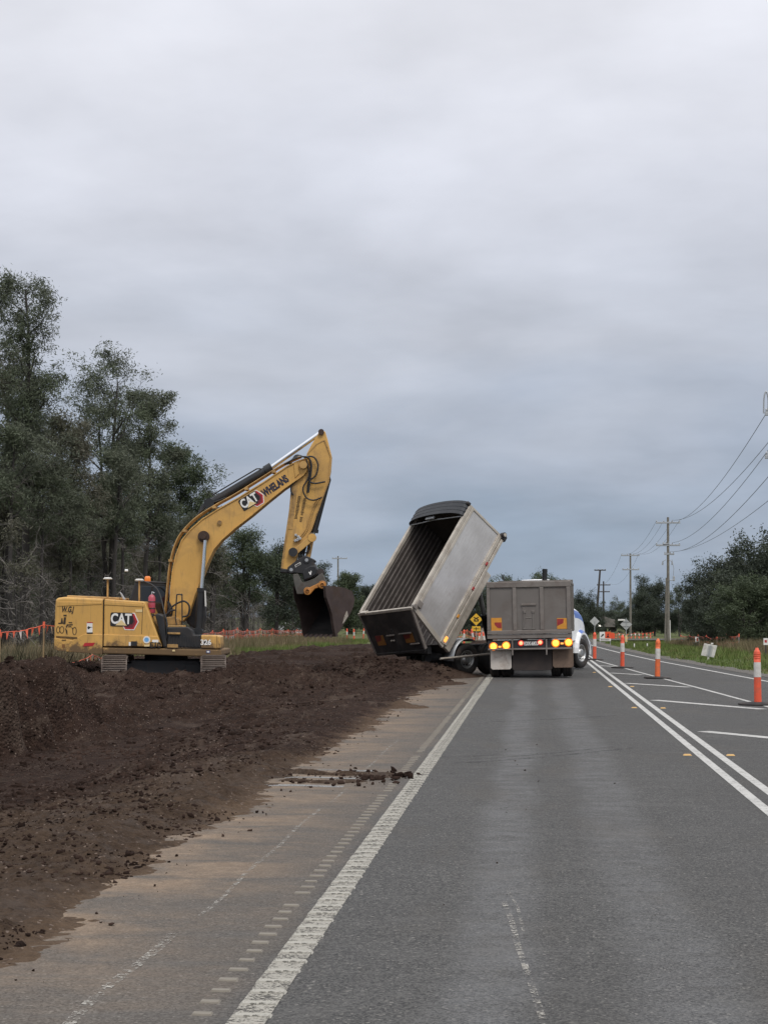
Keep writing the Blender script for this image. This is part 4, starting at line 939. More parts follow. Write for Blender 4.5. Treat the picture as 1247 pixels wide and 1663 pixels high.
sticker('red_reflector', 0, 0, 0, 0, MT['red'], .032, cut=[(455, 655), (585, 652), (560, 694), (432, 698)])
sticker('serial_sticker', 168, 672, 205, 715, simple('brown_sticker', (.22, .10, .03), .6), .030)
sticker('yellow_sticker', 1095, 232, 1180, 265, MT['print_yellow'], .006, door)
sticker('door_vent', 1040, 635, 1115, 690, MT['black'], .026, door); sticker('vent_sticker', 1012, 645, 1036, 690, MT['print_white'], .024, door)
a = E_(*zm(408, 825), YN); c = E_(*zm(408, 860), YN); rr = abs(a[1] - c[1])
for r_, mt, dd in ((1.0, MT['print_white'], .022), (.62, simple('sky_blue_print', (.16, .40, .72), .5), .026)):
    MB().cyl((a[0], YN - dd, a[1]), (a[0], YN, a[1]), rr * r_, n=24).build('round_sticker', mt, door)
sticker('small_sticker', 385, 872, 435, 890, MT['print_yellow'], .024, door, zm); sticker('small_sticker', 462, 825, 522, 850, MT['print_white'], .024, door, zm)
a = E_(*zm(492, 878), YN); text('fleet_number', 'E10', .21, MT['print_black'], door, face_y(a[0], YN - .024, a[1]), bold=.006)
sticker('number_plate', 0, 0, 0, 0, MT['print_black'], .006, tb, zm, [(945, 832), (1015, 832), (1026, 850), (1015, 872), (945, 870)])
a = E_(*zm(978, 852), YN); text('model_number', '326', .20, MT['print_white'], tb, face_y(a[0], YN - .008, a[1]), bold=.008, sx=1.0)
sticker('small_sticker', 980, 928, 1020, 955, simple('navy_sticker', (.03, .05, .16), .5), .006, None, zm); sticker('sticker_print', 988, 934, 1012, 948, MT['print_white'], .009, None, zm)
sticker('lamp', 655, 922, 682, 938, MT['print_yellow'], .02, None, zm)

# ------------------------------------------------------------------ wheels
def wheel_meshes(r, wd, rim_r, deep=.10, n=28):
    t = MB(); h = wd / 2
    t.lathe([(rim_r, -h * .8), (rim_r + .02, -h), (r - .09, -h * 1.06), (r - .025, -h * .92), (r, -h * .72), (r, -h * .30), (r - .016, -h * .28), (r - .016, -h * .20), (r, -h * .18), (r, h * .18), (r - .016, h * .20), (r - .016, h * .28), (r, h * .30), (r, h * .72), (r - .025, h * .92), (r - .09, h * 1.06), (rim_r + .02, h), (rim_r, h * .8)], (0, 0, 0), (1, 0, 0), n)
    a = MB(); a.lathe([(rim_r, h * .85), (rim_r - .03, h * .92), (rim_r - .05, h * .6), (rim_r - .07, h * .6 - deep), (.16, h * .6 - deep * .6), (.14, h * .9), (.09, h * .95), (0, h * .95)], (0, 0, 0), (1, 0, 0), n)
    a.lathe([(rim_r, -h * .85), (rim_r - .05, -h * .6), (0, -h * .5)], (0, 0, 0), (1, 0, 0), n)
    hl = MB()
    for k in range(10):
        q = 2 * math.pi * k / 10; c = (h * .6 - deep * .75 + .012, (rim_r - .13) * math.cos(q), (rim_r - .13) * math.sin(q)); hl.cyl((c[0] - .02, c[1], c[2]), c, .036, n=8)
    return t.mesh('tyre', MT['rubber']), a.mesh('rim', MT['alloy']), hl.mesh('hand_holes', MT['blackmat'])
WM = wheel_meshes(.51, .28, .30)
def wheel(parent, loc, side=1, turn=0.0, steer_deep=True, bright=True):
    o = link(bpy.data.objects.new('wheel', WM[0]), parent); o.location = loc; o.rotation_euler = (0, 0, turn + (0 if side > 0 else math.pi))
    link(bpy.data.objects.new('rim', WM[1]), o); h = link(bpy.data.objects.new('hand_holes', WM[2]), o); tag(h, kind='stuff'); return o

# ------------------------------------------------------------------ loaded-out tipper seen from behind
truck = empty('tipper_truck', (-.07, 48.75, .012), R(-2.5)); truck.rotation_euler = (0, R(-1.0), R(-2.5))
tag(truck, 'grey tipper truck with white and blue bonnet and lit amber rear lamps, on the lane', 'truck')
def tz(zx, zy): return ((zx / 5.668 + 770 - 864) / 55.35 + .07, 1.78 - (900 + zy / 5.668 - 1002) / 55.35)
tub = MB()
for s in (-1, 1):
    tub.b2((s * 1.20, .10, 1.32), (s * 1.155, 5.15, 2.74)); 
tub.b2((-1.155, .12, 1.30), (1.155, 5.15, 1.36)); tub.b2((-1.20, 5.15, 1.30), (1.20, 5.21, 2.95))
tubo = tub.build('tub', MT['tipper'], truck, .008)
for s in (-1, 1):
    MB().b2((s * 1.135, .13, 2.74), (s * 1.225, 5.2, 2.82)).build('top_rail', MT['tipper_rail'], tubo, .012)
    for k in range(5): MB().b2((s * 1.20, .9 + k * .95, 1.32), (s * 1.222, 1.0 + k * .95, 2.74)).build('side_post', MT['tipper'], tubo, .006)
gate = MB().b2((-1.20, .045, 1.30), (1.20, .085, 2.76)).build('tailgate', MT['tipper'], truck)
for nm, (x0, x1, z0, z1g, d) in {'gate_top_bar': (-1.225, 1.235, 2.635, 2.805, .0), 'gate_bottom_bar': (-1.225, 1.235, 1.275, 1.385, .0)}.items():
    MB().b2((x0, d, z0), (x1, .12, z1g)).build(nm, MT['tipper_rail'], gate, .014)
for (a, b) in ((128, 156), (364, 399), (612, 648), (856, 892)):
    x0 = tz(a, 0)[0]; x1 = tz(b, 0)[0]; MB().b2((x0, .002, 1.387), (x1, .11, 2.633)).build('gate_post', MT['tipper_rail'], gate, .012)
lad = MB()
for zx in (470, 548):
    x, _ = tz(zx, 0); lad.b2((x - .022, .012, 1.40), (x + .022, .046, 1.93)); lad.b2((x - .03, .0, 1.88), (x + .05, .046, 1.96)); lad.b2((x - .04, .005, 1.40), (x + .04, .046, 1.44))
x0, zz0 = tz(470, 590); x1, _ = tz(548, 590); lad.b2((x0, .02, zz0 - .012), (x1, .046, zz0 + .012))
lad.build('gate_ladder', MT['tipper'], gate, .008)
x0, za = tz(442, 478); x1, zb3 = tz(578, 466); MB().b2((x0, .0, za), (x1, .046, zb3 + .02)).build('gate_handle', MT['tipper_rail'], gate, .008)
MB().b2((x0 + .02, .03, 1.40), (x1 - .02, .046, za)).build('gate_backing', MT['tipper'], gate, .006)
# reflector boards
def board(zx0, zy0, zx1, zy1, flip):
    x0, zt_ = tz(zx0, zy0); x1, zb4 = tz(zx1, zy1); y = .030
    b = MB().b2((x0, y, zb4), (x1, .046, zt_)).build('reflector_board', MT['reflector_y'], gate)
    w_ = x1 - x0; h_ = zt_ - zb4
    if flip: p = [(x0 + .02 * w_, zt_ - .02), (x0 + .66 * w_, zt_ - .02), (x0 + .62 * w_, zb4 + .55 * h_), (x0 + .02 * w_, zb4 + .28 * h_)]
    else: p = [(x0 + .30 * w_, zb4 + .68 * h_), (x1 - .01, zb4 + .68 * h_), (x1 - .01, zb4 + .26 * h_), (x0 + .60 * w_, zb4 + .30 * h_), (x0 + .36 * w_, zb4 + .48 * h_)]
    MB().prism(p, y - .004, y + .004).build('red_panel', MT['reflector_r'], b)
board(165, 585, 262, 715, False); board(765, 598, 858, 695, True)
# sill, light bar, lamps
sill = MB().b2((-1.23, .03, 1.145), (1.235, .20, 1.268)).build('rear_sill', MT['tipper_rail'], truck, .012)
bar = MB(); bar.b2((-1.22, .10, .86), (1.225, .16, 1.10)); barp = bar.build('lamp_bar', MT['blackmat'], truck, .008)
MB().b2((-1.215, .06, .815), (1.22, .15, .865)).build('lower_bar', MT['tipper_rail'], barp, .01)
for x in (-.50, .49): MB().b2((x - .022, .05, .66), (x + .022, .10, 1.12)).build('bar_bracket', MT['tipper_rail'], barp, .005)
lamp = MB().lathe([(0, -.035), (.06, -.03), (.088, -.01), (.088, .03)], (0, 0, 0), (0, 1, 0), 18).mesh('amber_lamp', MT['amber_on'])
lens = MB().lathe([(.089, -.012), (.125, -.006), (.125, .03)], (0, 0, 0), (0, 1, 0), 18).mesh('lens_halo', emis('amber_lens_halo', (1, .22, .02), .75, (.5, .15, .02)))  # ring around each amber lamp, made to glow dimly as the lamp's halo
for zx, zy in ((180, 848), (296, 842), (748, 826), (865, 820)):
    x, z = tz(zx, zy); o = link(bpy.data.objects.new('amber_lamp', lamp), barp); o.location = (x, .085, z + .005); o['label'] = 'lit amber rear lamp'; link(bpy.data.objects.new('lens_halo', lens), o)
sm = MB().b2((-.04, -.02, -.025), (.04, .02, .025)).mesh('marker_lamp', MT['amber_dim'])
for zx, zy in ((238, 850), (806, 828)):
    x, z = tz(zx, zy); o = link(bpy.data.objects.new('marker_lamp', sm), barp); o.location = (x, .085, z)
rl = MB().lathe([(0, -.03), (.045, -.025), (.055, 0)], (0, 0, 0), (0, 1, 0), 16).mesh('red_lamp', MT['red_on'])
rr_ = MB().lathe([(.056, -.012), (.085, -.012), (.085, .02)], (0, 0, 0), (0, 1, 0), 18).mesh('red_lens', emis('red_lens', (1, .05, .04), .55, (.4, .02, .02)))
for zx, zy in ((432, 820), (608, 815)):
    x, z = tz(zx, zy); o = link(bpy.data.objects.new('red_lamp', rl), barp); o.location = (x, .085, z); q = link(bpy.data.objects.new('red_lens', rr_), o)
x0, z0 = tz(466, 845); x1, z1q = tz(580, 806)
pl = MB().b2((x0, .075, z0), (x1, .095, z1q)).build('number_plate', simple('grey_plate', (.16, .15, .15), .6), barp)
text('plate_letters', '1DX-6KU', .15, MT['print_white'], pl, face_y((x0 + x1) / 2, .072, (z0 + z1q) / 2), bold=.003, sx=.72)
# flaps
def flap(zx0, zy0, zx1, zy1, mat, y=.30, nm='mud_flap'):
    x0, zt_ = tz(zx0, zy0); x1, zb4 = tz(zx1, zy1); mb = MB()
    n = 7; V = []; c = .05
    pts = [(x0, zt_), (x1, zt_), (x1, zb4 + c), (x1 - c, zb4), (x0 + c, zb4), (x0, zb4 + c)]
    mb.prism(pts, y, y + .02); return mb.build(nm, mat, truck, .006)
flap(147, 884, 338, 1060, MT['flap_white']).__setitem__('label', 'white mud flap spattered with mud')
flap(716, 872, 905, 1050, MT['flap_brown']).__setitem__('label', 'brown mud-caked flap')
flap(346, 880, 710, 1072, MT['flap_dark'], .34, 'centre_flap')
chs = MB()
for s in (-1, 1): chs.b2((s * .35, .3, .80), (s * .45, 6.4, 1.08))
for yy in (.9, 2.2, 4.4): chs.b2((-.45, yy - .1, .84), (.45, yy + .1, 1.0))
chs.b2((-1.1, .35, 1.12), (1.1, .8, 1.26)); chs.build('chassis', MT['blackmat'], truck, .01)
for yy in (.95, 2.28):
    MB().cyl((-1.0, yy, .51), (1.0, yy, .51), .09, n=12).build('axle', MT['blackmat'], truck)
    for s in (-1, 1):
        wheel(truck, (s * 1.06, yy, .51), s); wheel(truck, (s * .735, yy, .51), s)
    MB().lathe([(.12, -.2), (.2, -.12), (.22, 0), (.2, .12), (.12, .2)], (0, yy, .51), (0, 1, 0), 16).build('differential', MT['blackmat'], truck)
# prime mover: cab, bonnet, steered wheel; swung a little to the right of the tub
PM = Matrix.Translation((-.80, 5.26, 0)) @ Matrix.Rotation(R(-15.5), 4, 'Z')
cab = MB(); cab.b2((-.97, 1.3, .95), (.97, 3.1, 2.45)); cab.prism([(1.3, 2.45), (3.1, 2.45), (2.75, 2.86), (1.4, 2.88)], -.94, .94, axis='x')
cabo = cab.build('cab', MT['white'], truck, .06, 3, PM)
ro = MB(); ro.lathe([(.5, -.06), (.5, 0), (.52, .03), (.46, .08), (0, .10)], (.20, 2.0, 2.93), (0, 0, 1), 24); ro.build('roof_unit', MT['white'], cabo)
for (s, h_) in ((1, 0),): pass
MB().b2((-.9, 3.06, 1.95), (.9, 3.13, 2.42)).build('windscreen', MT['glass'], cabo)
for s in (-1, 1): MB().b2((s * .965, 1.9, 1.75), (s * .98, 2.95, 2.38)).build('side_window', MT['glass'], cabo)
MB().cyl((.78, 1.15, 1.2), (.78, 1.15, 2.9), .075, n=14).build('exhaust_stack', MT['chrome'], cabo)
MB().cyl((.78, 1.15, 2.9), (.80, 1.15, 3.34), .085, n=14).build('stack_tip', MT['black'], cabo)
MB().cyl((-.92, 2.2, 2.8), (-1.0, 2.1, 3.22), .035, .02, n=10).build('aerial', MT['black'], cabo)
mr = MB(); mr.b2((1.04, 2.9, 2.15), (1.16, 2.97, 2.65)); mr.tube([(.9, 2.94, 2.5), (1.10, 2.93, 2.68), (1.10, 2.93, 2.10), (.9, 2.94, 2.0)], .018); mr.build('mirror', MT['galv'], cabo, .02)
# bonnet lofted from cross-sections
st_ = [(3.05, 1.10, 2.16), (3.4, 1.12, 2.16), (3.8, 1.12, 2.12), (4.2, 1.10, 2.04), (4.5, 1.08, 1.92), (4.75, 1.05, 1.70), (4.9, 1.02, 1.38), (4.95, 1.0, .95)]
bn = MB(); V = []; nring = 15
for (y, hw, zt_) in st_:
    for j in range(nring):
        q = math.pi * j / (nring - 1); cx_ = math.copysign(abs(math.cos(q)) ** .30, math.cos(q)); sz_ = abs(math.sin(q)) ** .30
        V.append((hw * cx_, y, .95 + (zt_ - .95) * sz_))
for i in range(len(st_) - 1):
    for j in range(nring - 1):
        blue = (i >= 1 and j in (1, 2, 11, 12) and i < 6) 
        bn.add([V[i * nring + j], V[(i + 1) * nring + j], V[(i + 1) * nring + j + 1], V[i * nring + j + 1]], [(3, 2, 1, 0)], 1 if blue else 0, True)
k = len(st_) - 1; bn.add(V[k * nring:(k + 1) * nring], [tuple(range(nring))[::-1]], 0)
bno = bn.build('bonnet', [MT['white'], MT['blue']], truck, M=PM)
wy = 4.02
for s in (-1, 1):
    fe = MB(); NA = 14; ro_, ri_ = .76, .62; V = []
    for i in range(NA + 1):
        q = R(-8) + (math.pi + R(8)) * i / NA; e = 1.0 + .22 * max(0, math.cos(q)) ** 2
        for (x, r_) in ((.80, ro_), (1.12, ro_), (1.23, ro_ - .06), (1.23, ri_ + .07), (1.23, ri_), (.80, ri_)):
            V.append((s * x, wy + r_ * e * math.cos(q), .53 + r_ * (1.04 if r_ > .7 else 1) * math.sin(q)))
    for i in range(NA):
        for j in range(6):
            a = i * 6 + j; b = i * 6 + (j + 1) % 6; f = (a, b, b + 6, a + 6)
            fe.add(V, [f if s > 0 else f[::-1]], 1 if j in (1, 2) and 1 <= i < 9 else 0)
    fe.add(V, [(0, 1, 2, 3, 4, 5), tuple(range(NA * 6, NA * 6 + 6))[::-1]])
    fe.build('fender', [MT['white'], MT['blue']], bno)
    w1 = wheel(truck, (0, 0, 0), s); w1.matrix_basis = PM @ Matrix.Translation((s * 1.03, wy, .51)) @ Matrix.Rotation(R(-13) + (0 if s > 0 else math.pi), 4, 'Z')
MB().b2((-1.2, 4.72, .42), (1.2, 5.0, .90)).build('bumper', MT['galv'], truck, .06, 3, PM)
lv = MB()
for k in range(3): lv.b2((1.01, 3.35, 1.62 - k * .09), (1.035, 3.72, 1.66 - k * .09))
lv.build('bonnet_vent', MT['black'], bno)
MB().b2((.95, 3.6, .62), (1.15, 3.2, .95)).build('step_tank', MT['galv'], truck, .04, 2, PM @ Matrix.Translation((0, -.7, 0)))

# ------------------------------------------------------------------ tipping trailer with its tub raised
TY, TT, TRL = R(44.9), R(51.0), R(-4.25)
TO = Vector((-2.718, 50.336, .923)); TLN, THT, TWD, RA, RB = 4.364, 1.571, 2.5, .216, -.071
h_ = Vector((math.sin(TY), math.cos(TY), 0)); w_ = Vector((math.cos(TY), -math.sin(TY), 0)); u_ = Vector((0, 0, 1))
wr = w_ * math.cos(TRL) - u_ * math.sin(TRL); ur = u_ * math.cos(TRL) + w_ * math.sin(TRL)
lv_ = h_ * math.cos(TT) + ur * math.sin(TT); nv_ = ur * math.cos(TT) - h_ * math.sin(TT)
root = TO - w_ * (TWD / 2); root.z = 0
trl = empty('tipping_trailer', tuple(root)); tag(trl, 'silver tipping trailer with its tub raised and tailgate swung open over dark soil', 'trailer')
def fr_(o, a, b, c): return Matrix(((a.x, b.x, c.x, o.x), (a.y, b.y, c.y, o.y), (a.z, b.z, c.z, o.z), (0, 0, 0, 1)))
BM = fr_(TO - root, wr, lv_, nv_)
side = [(0, 0), (TLN, 0), (TLN + RB, THT), (RA, THT)]
MB().prism(side, -.04, 0, axis='x').build('right_side', MT['tub'], trl, .006, M=BM)
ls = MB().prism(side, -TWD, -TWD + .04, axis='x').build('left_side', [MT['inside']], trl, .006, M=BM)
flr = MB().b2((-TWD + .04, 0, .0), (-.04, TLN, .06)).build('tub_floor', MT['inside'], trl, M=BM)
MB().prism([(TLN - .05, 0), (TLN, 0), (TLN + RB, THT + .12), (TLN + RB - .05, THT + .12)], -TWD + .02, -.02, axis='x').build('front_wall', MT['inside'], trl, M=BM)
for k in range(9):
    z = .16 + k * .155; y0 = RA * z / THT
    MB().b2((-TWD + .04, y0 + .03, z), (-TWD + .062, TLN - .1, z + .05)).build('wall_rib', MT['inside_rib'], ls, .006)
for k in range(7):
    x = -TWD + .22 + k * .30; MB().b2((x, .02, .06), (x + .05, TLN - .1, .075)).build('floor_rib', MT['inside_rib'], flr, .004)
for s, x in ((1, -.02), (-1, -TWD + .02)):
    o = MB(); o.b2((x - .055, RA + .02, THT - .07), (x + .055, TLN + RB, THT + .045)); o.b2((x - .02 + s * .03, RA + .03, THT - .19), (x + .02 + s * .03, TLN + RB, THT - .08)); o.build('top_rail', MT['tub_rail'], trl, .012, M=BM)
MB().b2((-.01, .03, .02), (.055, TLN - .03, .15)).build('bottom_rail', MT['tub_rail'], trl, .012, M=BM)
MB().b2((-.03, .05, -.10), (.075, TLN - .10, .0)).build('skirt_rail', MT['tub_rail'], trl, .012, M=BM)
MB().b2((-.10, .0, -.34), (.03, 3.05, -.10)).build('hinge_beam', MT['tub_rail'], trl, .015, M=BM)
MB().b2((-TWD + .1, .0, -.36), (-.11, 3.05, -.02)).build('under_frame', MT['blackmat'], trl, .01, M=BM)
pst = MB(); pst.prism([(-.06, -.05), (.09, -.05), (.09 + RA, THT - .02), (-.06 + RA, THT - .02)], -.06, .03, axis='x'); pst.build('rear_post', MT['tub_rail'], trl, .01, M=BM)
pst = MB(); pst.prism([(-.06, -.05), (.09, -.05), (.09 + RA, THT - .02), (-.06 + RA, THT - .02)], -TWD - .03, -TWD + .06, axis='x'); pst.build('rear_post', MT['tub_rail'], trl, .01, M=BM)
pst = MB(); pst.prism([(TLN - .05, -.02), (TLN + .03, -.02), (TLN + RB + .03, THT), (TLN + RB - .05, THT)], -.03, .025, axis='x'); pst.build('front_post', MT['tub_rail'], trl, .01, M=BM)
hk = MB(); hk.cyl((.02, TLN + .03, .02), (.16, TLN + .03, .02), .085, n=16); hk.b2((-.1, TLN - .1, -.16), (.1, TLN + .08, .03)); hk.build('front_hook', MT['blackmat'], trl, .015, M=BM)
MB().cyl((.16, TLN + .03, .02), (.18, TLN + .03, .02), .055, n=16).build('hook_cap', MT['tub_rail'], trl, M=BM)
MB().lathe([(0, .12), (.05, .11), (.07, .0), (0, -.02)], (.0, TLN + RB, THT + .05), (0, 0, 1), 12).build('corner_lamp', MT['blackmat'], trl, M=BM)
for k, (y, mt) in enumerate(((1.1, 'reflector_y'), (2.2, 'reflector_r'), (3.2, 'reflector_r'))):
    MB().b2((.05, y - .06, .00), (.085, y + .06, .07)).build('marker_lamp', MT[mt], trl, .008, M=BM)
MB().b2((.03, .12, -.02), (.085, .30, .07)).build('marker_lamp', MT['amber_dim'], trl, .008, M=BM)
hg = MB(); hg.cyl((-.06, RA + .03, THT - .02), (.10, RA + .03, THT - .02), .075, n=14); hg.b2((.02, RA + .1, THT - .22), (.09, RA + .3, THT - .02)); hg.build('gate_hinge', MT['tipper_rail'], trl, .01, M=BM)
# cowl over the front of the tub
cw_ = MB(); NA = 16; prev = None
def arc(r_, y):
    return [(-TWD / 2 + (TWD / 2 + .01) * math.cos(math.pi * i / NA) * r_, y, THT + .02 + (.31 * math.sin(math.pi * i / NA) ** .8) * r_) for i in range(NA + 1)]
def shell(mb, y0, y1, r0, r1):
    a, b, c, d = arc(r0, y0), arc(r0, y1), arc(r1, y0), arc(r1, y1)
    for i in range(NA):
        mb.add([a[i], a[i + 1], b[i + 1], b[i]], [(0, 1, 2, 3)], 0, True); mb.add([c[i], c[i + 1], d[i + 1], d[i]], [(3, 2, 1, 0)], 0, True)
        mb.add([a[i], a[i + 1], c[i + 1], c[i]], [(3, 2, 1, 0)]); mb.add([b[i], b[i + 1], d[i + 1], d[i]], [(0, 1, 2, 3)])
shell(cw_, TLN + RB - .44, TLN + RB + .06, 1.0, .96)
co = cw_.build('tarp_cowl', MT['tarp'], trl, M=BM)
for k in range(4):
    s_ = MB(); shell(s_, TLN + RB - .47 + k * .145, TLN + RB - .43 + k * .145, 1.015, .94); s_.build('tarp_bow', MT['tarp'], co)
fc = arc(.97, TLN + RB); MB().add(fc, [tuple(range(NA + 1))]).build('cowl_face', MT['tarp'], co)
MB().box((-TWD / 2 - .1, TLN + RB - .50, THT + .22), (.38, .10, .06)).build('tarp_winder', MT['galv'], co, .01)
MB().tube([(-.05, TLN + RB - .48, THT + .05), (-TWD / 2, TLN + RB - .50, THT + .12), (-TWD + .05, TLN + RB - .48, THT + .05)], .02).build('winder_rod', MT['galv'], co)
# tailgate hanging from the top rear corners
dn = (-ur * math.cos(R(24)) + h_ * math.sin(R(24))).normalized()
RTR = TO + nv_ * (THT + .03) + lv_ * (RA - .03)
GM = fr_(RTR - root, wr, (dn.cross(wr)).normalized() * -1, -dn)
gy = 1.0
GH = 1.42
tg = MB().prism([(-TWD + .12, -.04), (-.12, -.04), (-.02, -.14), (-.10, -GH + .05), (-.16, -GH), (-TWD + .16, -GH), (-TWD + .10, -GH + .05), (-TWD + .02, -.14)], -.03, .02).build('tailgate', MT['gate'], trl, .008, M=GM)
def gbar(x0, z0, x1, z1, wd=.07, mt='tub_rail'):
    a = Vector((x0, 0, z0)); b = Vector((x1, 0, z1)); d = (b - a); L = d.length; rot = Matrix.Rotation(math.atan2(-d.z, d.x), 3, 'Y')
    return MB().box(((a + b) / 2), (L, .10, wd), rot).build('gate_frame', MT[mt], tg, .012)
gbar(-TWD - .02, -.03, .02, -.03, .09); gbar(-.03, -.08, -.10, -GH + .06, .07, 'tipper_rail'); gbar(-TWD + .03, -.08, -TWD + .10, -GH + .06, .07, 'tipper_rail'); gbar(-TWD + .12, -GH + .02, -.12, -GH + .02, .08, 'gate')
gbar(-TWD / 2, -.6, -TWD / 2, -GH + .06, .10, 'gate')
for (x0, x1, z) in ((-1.55, -1.18, -.80), (-.95, -.40, -.78), (-.60, -.20, -1.14)): MB().b2((x0, -.10, z - .02), (x1, -.04, z + .02)).build('gate_handle', MT['tipper_rail'], tg, .008)
for (x0, x1) in ((-2.12, -1.75), (-.80, -.40)):
    b = MB().b2((x0, -.045, -1.10), (x1, -.02, -.78)).build('reflector_board', MT['dull_y'], tg)
    MB().prism([(x0, -.78), (x1 - .10, -.78), (x1 - .14, -.94), (x0, -.98)], -.050, -.03).build('red_panel', MT['dull_r'], b)
for x in (-1.42, -1.30): MB().lathe([(0, -.06), (.03, -.05), (.03, 0)], (x, -.03, -.98), (0, 1, 0), 10).build('bolt', MT['tub_rail'], tg)
lt = MB(); lt.b2((-TWD + .12, -.1, -.02), (-TWD + .42, .06, .05)); lt.build('gate_latch', MT['tub_rail'], tg, .012)
# chassis and running gear, level on the ground
CM = fr_(Vector((0, 0, 0)), w_, h_, u_)
ch = MB()
for s in (-1, 1): ch.b2((s * .40, -.25, .72), (s * .50, 3.30, .92))
for y in (-.2, .9, 2.0, 2.7): ch.b2((-.5, y - .05, .74), (.5, y + .05, .90))
cho = ch.build('chassis', MT['blackmat'], trl, .01, M=CM)
MB().b2((-.95, -.3, .66), (.95, -.15, .88)).build('hinge_tube', MT['blackmat'], trl, .01, M=CM)
for yy in (1.12, 2.42):
    MB().cyl((-1.0, yy, .49), (1.0, yy, .49), .07, n=10).build('axle', MT['blackmat'], trl, M=CM)
    for s in (-1, 1):
        o = wheel(trl, (0, 0, 0), s); o.matrix_basis = CM @ Matrix.Translation((s * 1.05, yy, .485)) @ Matrix.Rotation(0 if s > 0 else math.pi, 4, 'Z') @ Matrix.Scale(.95, 4)
        o = wheel(trl, (0, 0, 0), s); o.matrix_basis = CM @ Matrix.Translation((s * .74, yy, .485)) @ Matrix.Rotation(0 if s > 0 else math.pi, 4, 'Z') @ Matrix.Scale(.95, 4)
gd = MB(); V = []
for i in range(9):
    q = R(60) + R(125) * i / 8
    for x in (.62, 1.22): V.append((x, 1.12 + .60 * math.cos(q), .49 + .62 * math.sin(q)))
gd.add(V, [(2 * i, 2 * i + 1, 2 * i + 3, 2 * i + 2) for i in range(8)], 0, True); o = gd.build('mud_guard', MT['galv'], trl, M=CM); sm_ = o.modifiers.new('thick', 'SOLIDIFY'); sm_.thickness = .02
gb = MB(); gb.tube([(1.28, -.10, .52), (1.30, 1.3, .60), (1.28, 2.35, .66), (1.15, 2.6, .80)], .035); gb.build('side_rail', MT['tub_rail'], trl, M=CM)
tk = MB(); tk.cyl((.62, .0, .55), (.62, .7, .55), .16, n=14); tk.build('air_tank', MT['blackmat'], trl, M=CM)
a = Vector((.0, 3.2, .9)); bt = CM.inverted() @ (BM @ Vector((-.55, 3.0, -.25)))
hs = MB(); hs.cyl(a, a + (bt - a) * .45, .11, n=14); hs.build('hoist_barrel', MT['blackmat'], trl, M=CM)
MB().cyl(a + (bt - a) * .45, bt, .075, n=14).build('hoist_rod', MT['galv'], trl, M=CM)
MT['amber_on'].node_tree.nodes['Principled BSDF'].inputs['Emission Strength'].default_value = 6.0
MT['amber_on'].node_tree.nodes['Principled BSDF'].inputs['Emission Color'].default_value = (1, .30, .025, 1)
MT['red_on'].node_tree.nodes['Principled BSDF'].inputs['Emission Strength'].default_value = 1.9
MT['red_on'].node_tree.nodes['Principled BSDF'].inputs['Emission Color'].default_value = (1, .38, .18, 1)

# ------------------------------------------------------------------ bollards
def make_bollard(oc):
    r = empty('bollard')
    b = MB().lathe([(.0, .0), (.40, .0), (.40, .025), (.33, .045), (.10, .06), (0, .06)], (0, 0, 0), n=8).build('base', MT['rubber'], r)
    p = MB().lathe([(.075, .05), (.070, .62), (.066, 1.0), (.062, 1.0), (.062, 1.015), (.066, 1.02), (.066, 1.06), (.045, 1.11), (.035, 1.115), (.035, 1.14), (.02, 1.15), (0, 1.15)], (0, 0, 0), n=16).build('post', oc, r)
    MB().lathe([(.0745, .56), (.0715, .86)], (0, 0, 0), n=16).build('reflective_band', MT['white_dirty'], r)
    for z in (.93, .97, 1.01): MB().lathe([(.069, z), (.074, z + .008), (.074, z + .018), (.068, z + .026)], (0, 0, 0), n=16).build('ring', oc, r)
    return r
bA = make_bollard(MT['orange']); bB = make_bollard(MT['orange2'])
blist = [(1230, 1145, 0, 'A', 'nearest orange bollard with white band, at the right picture edge'), (1067, 1102, 0, 'B', 'second nearest orange bollard, on the island line below the tall power pole'),
         (1010, 1085, 0, 'A', 'third nearest orange bollard, below the diamond sign'), (965, 1072, 0, 'A', 'orange bollard right beside the truck bumper')]
usedA = usedB = False
def place_b(kind, loc, label, tilt=(0, 0)):
    global usedA, usedB
    src = bA if kind == 'A' else bB; first = not (usedA if kind == 'A' else usedB)
    o = src if first else copy_tree(src)
    if kind == 'A': usedA = True
    else: usedB = True
    o.location = tuple(loc); o.rotation_euler = (tilt[0], tilt[1], rs.random()); tag(o, label, 'bollard', 'orange bollards around the works'); return o
for (px, py, z, k, lab) in blist:
    p = G(px, py, z); place_b(k, (p[0], p[1], .006), lab, (rs.uniform(-.01, .02), rs.uniform(-.03, .02)))
def gz(x, y):
    a, b = np.array([float(x)]), np.array([float(y)]); z = float(ground_z(a, b)[0])
    return max(z, float(soil_h(a, b)[0])) if (-15 < x < -2.5 and y < 119) else z
for (px, Y, lab, tl) in ((563, 150, 'distant orange and white bollard nearest the excavator bucket', .03), (575, 146, 'distant orange bollard behind the bucket, second from it', -.02), (590, 170, 'distant orange bollard beside the open tailgate', .08),
                         (735, 128, 'orange bollard seen just right of the raised tub', 0), (753, 120, 'upright orange bollard above the trailer wheels', .02), (770, 118, 'leaning orange bollard left of the yellow diamond sign', -.18), (788, 122, 'orange bollard between the yellow sign and the truck', -.16), (776, 134, 'farther bollard below the yellow diamond sign', .12)):
    p = AY(px, 1030, Y); place_b('AB'[Y % 2], (p[0], Y, gz(p[0], Y)), lab, (0, tl))
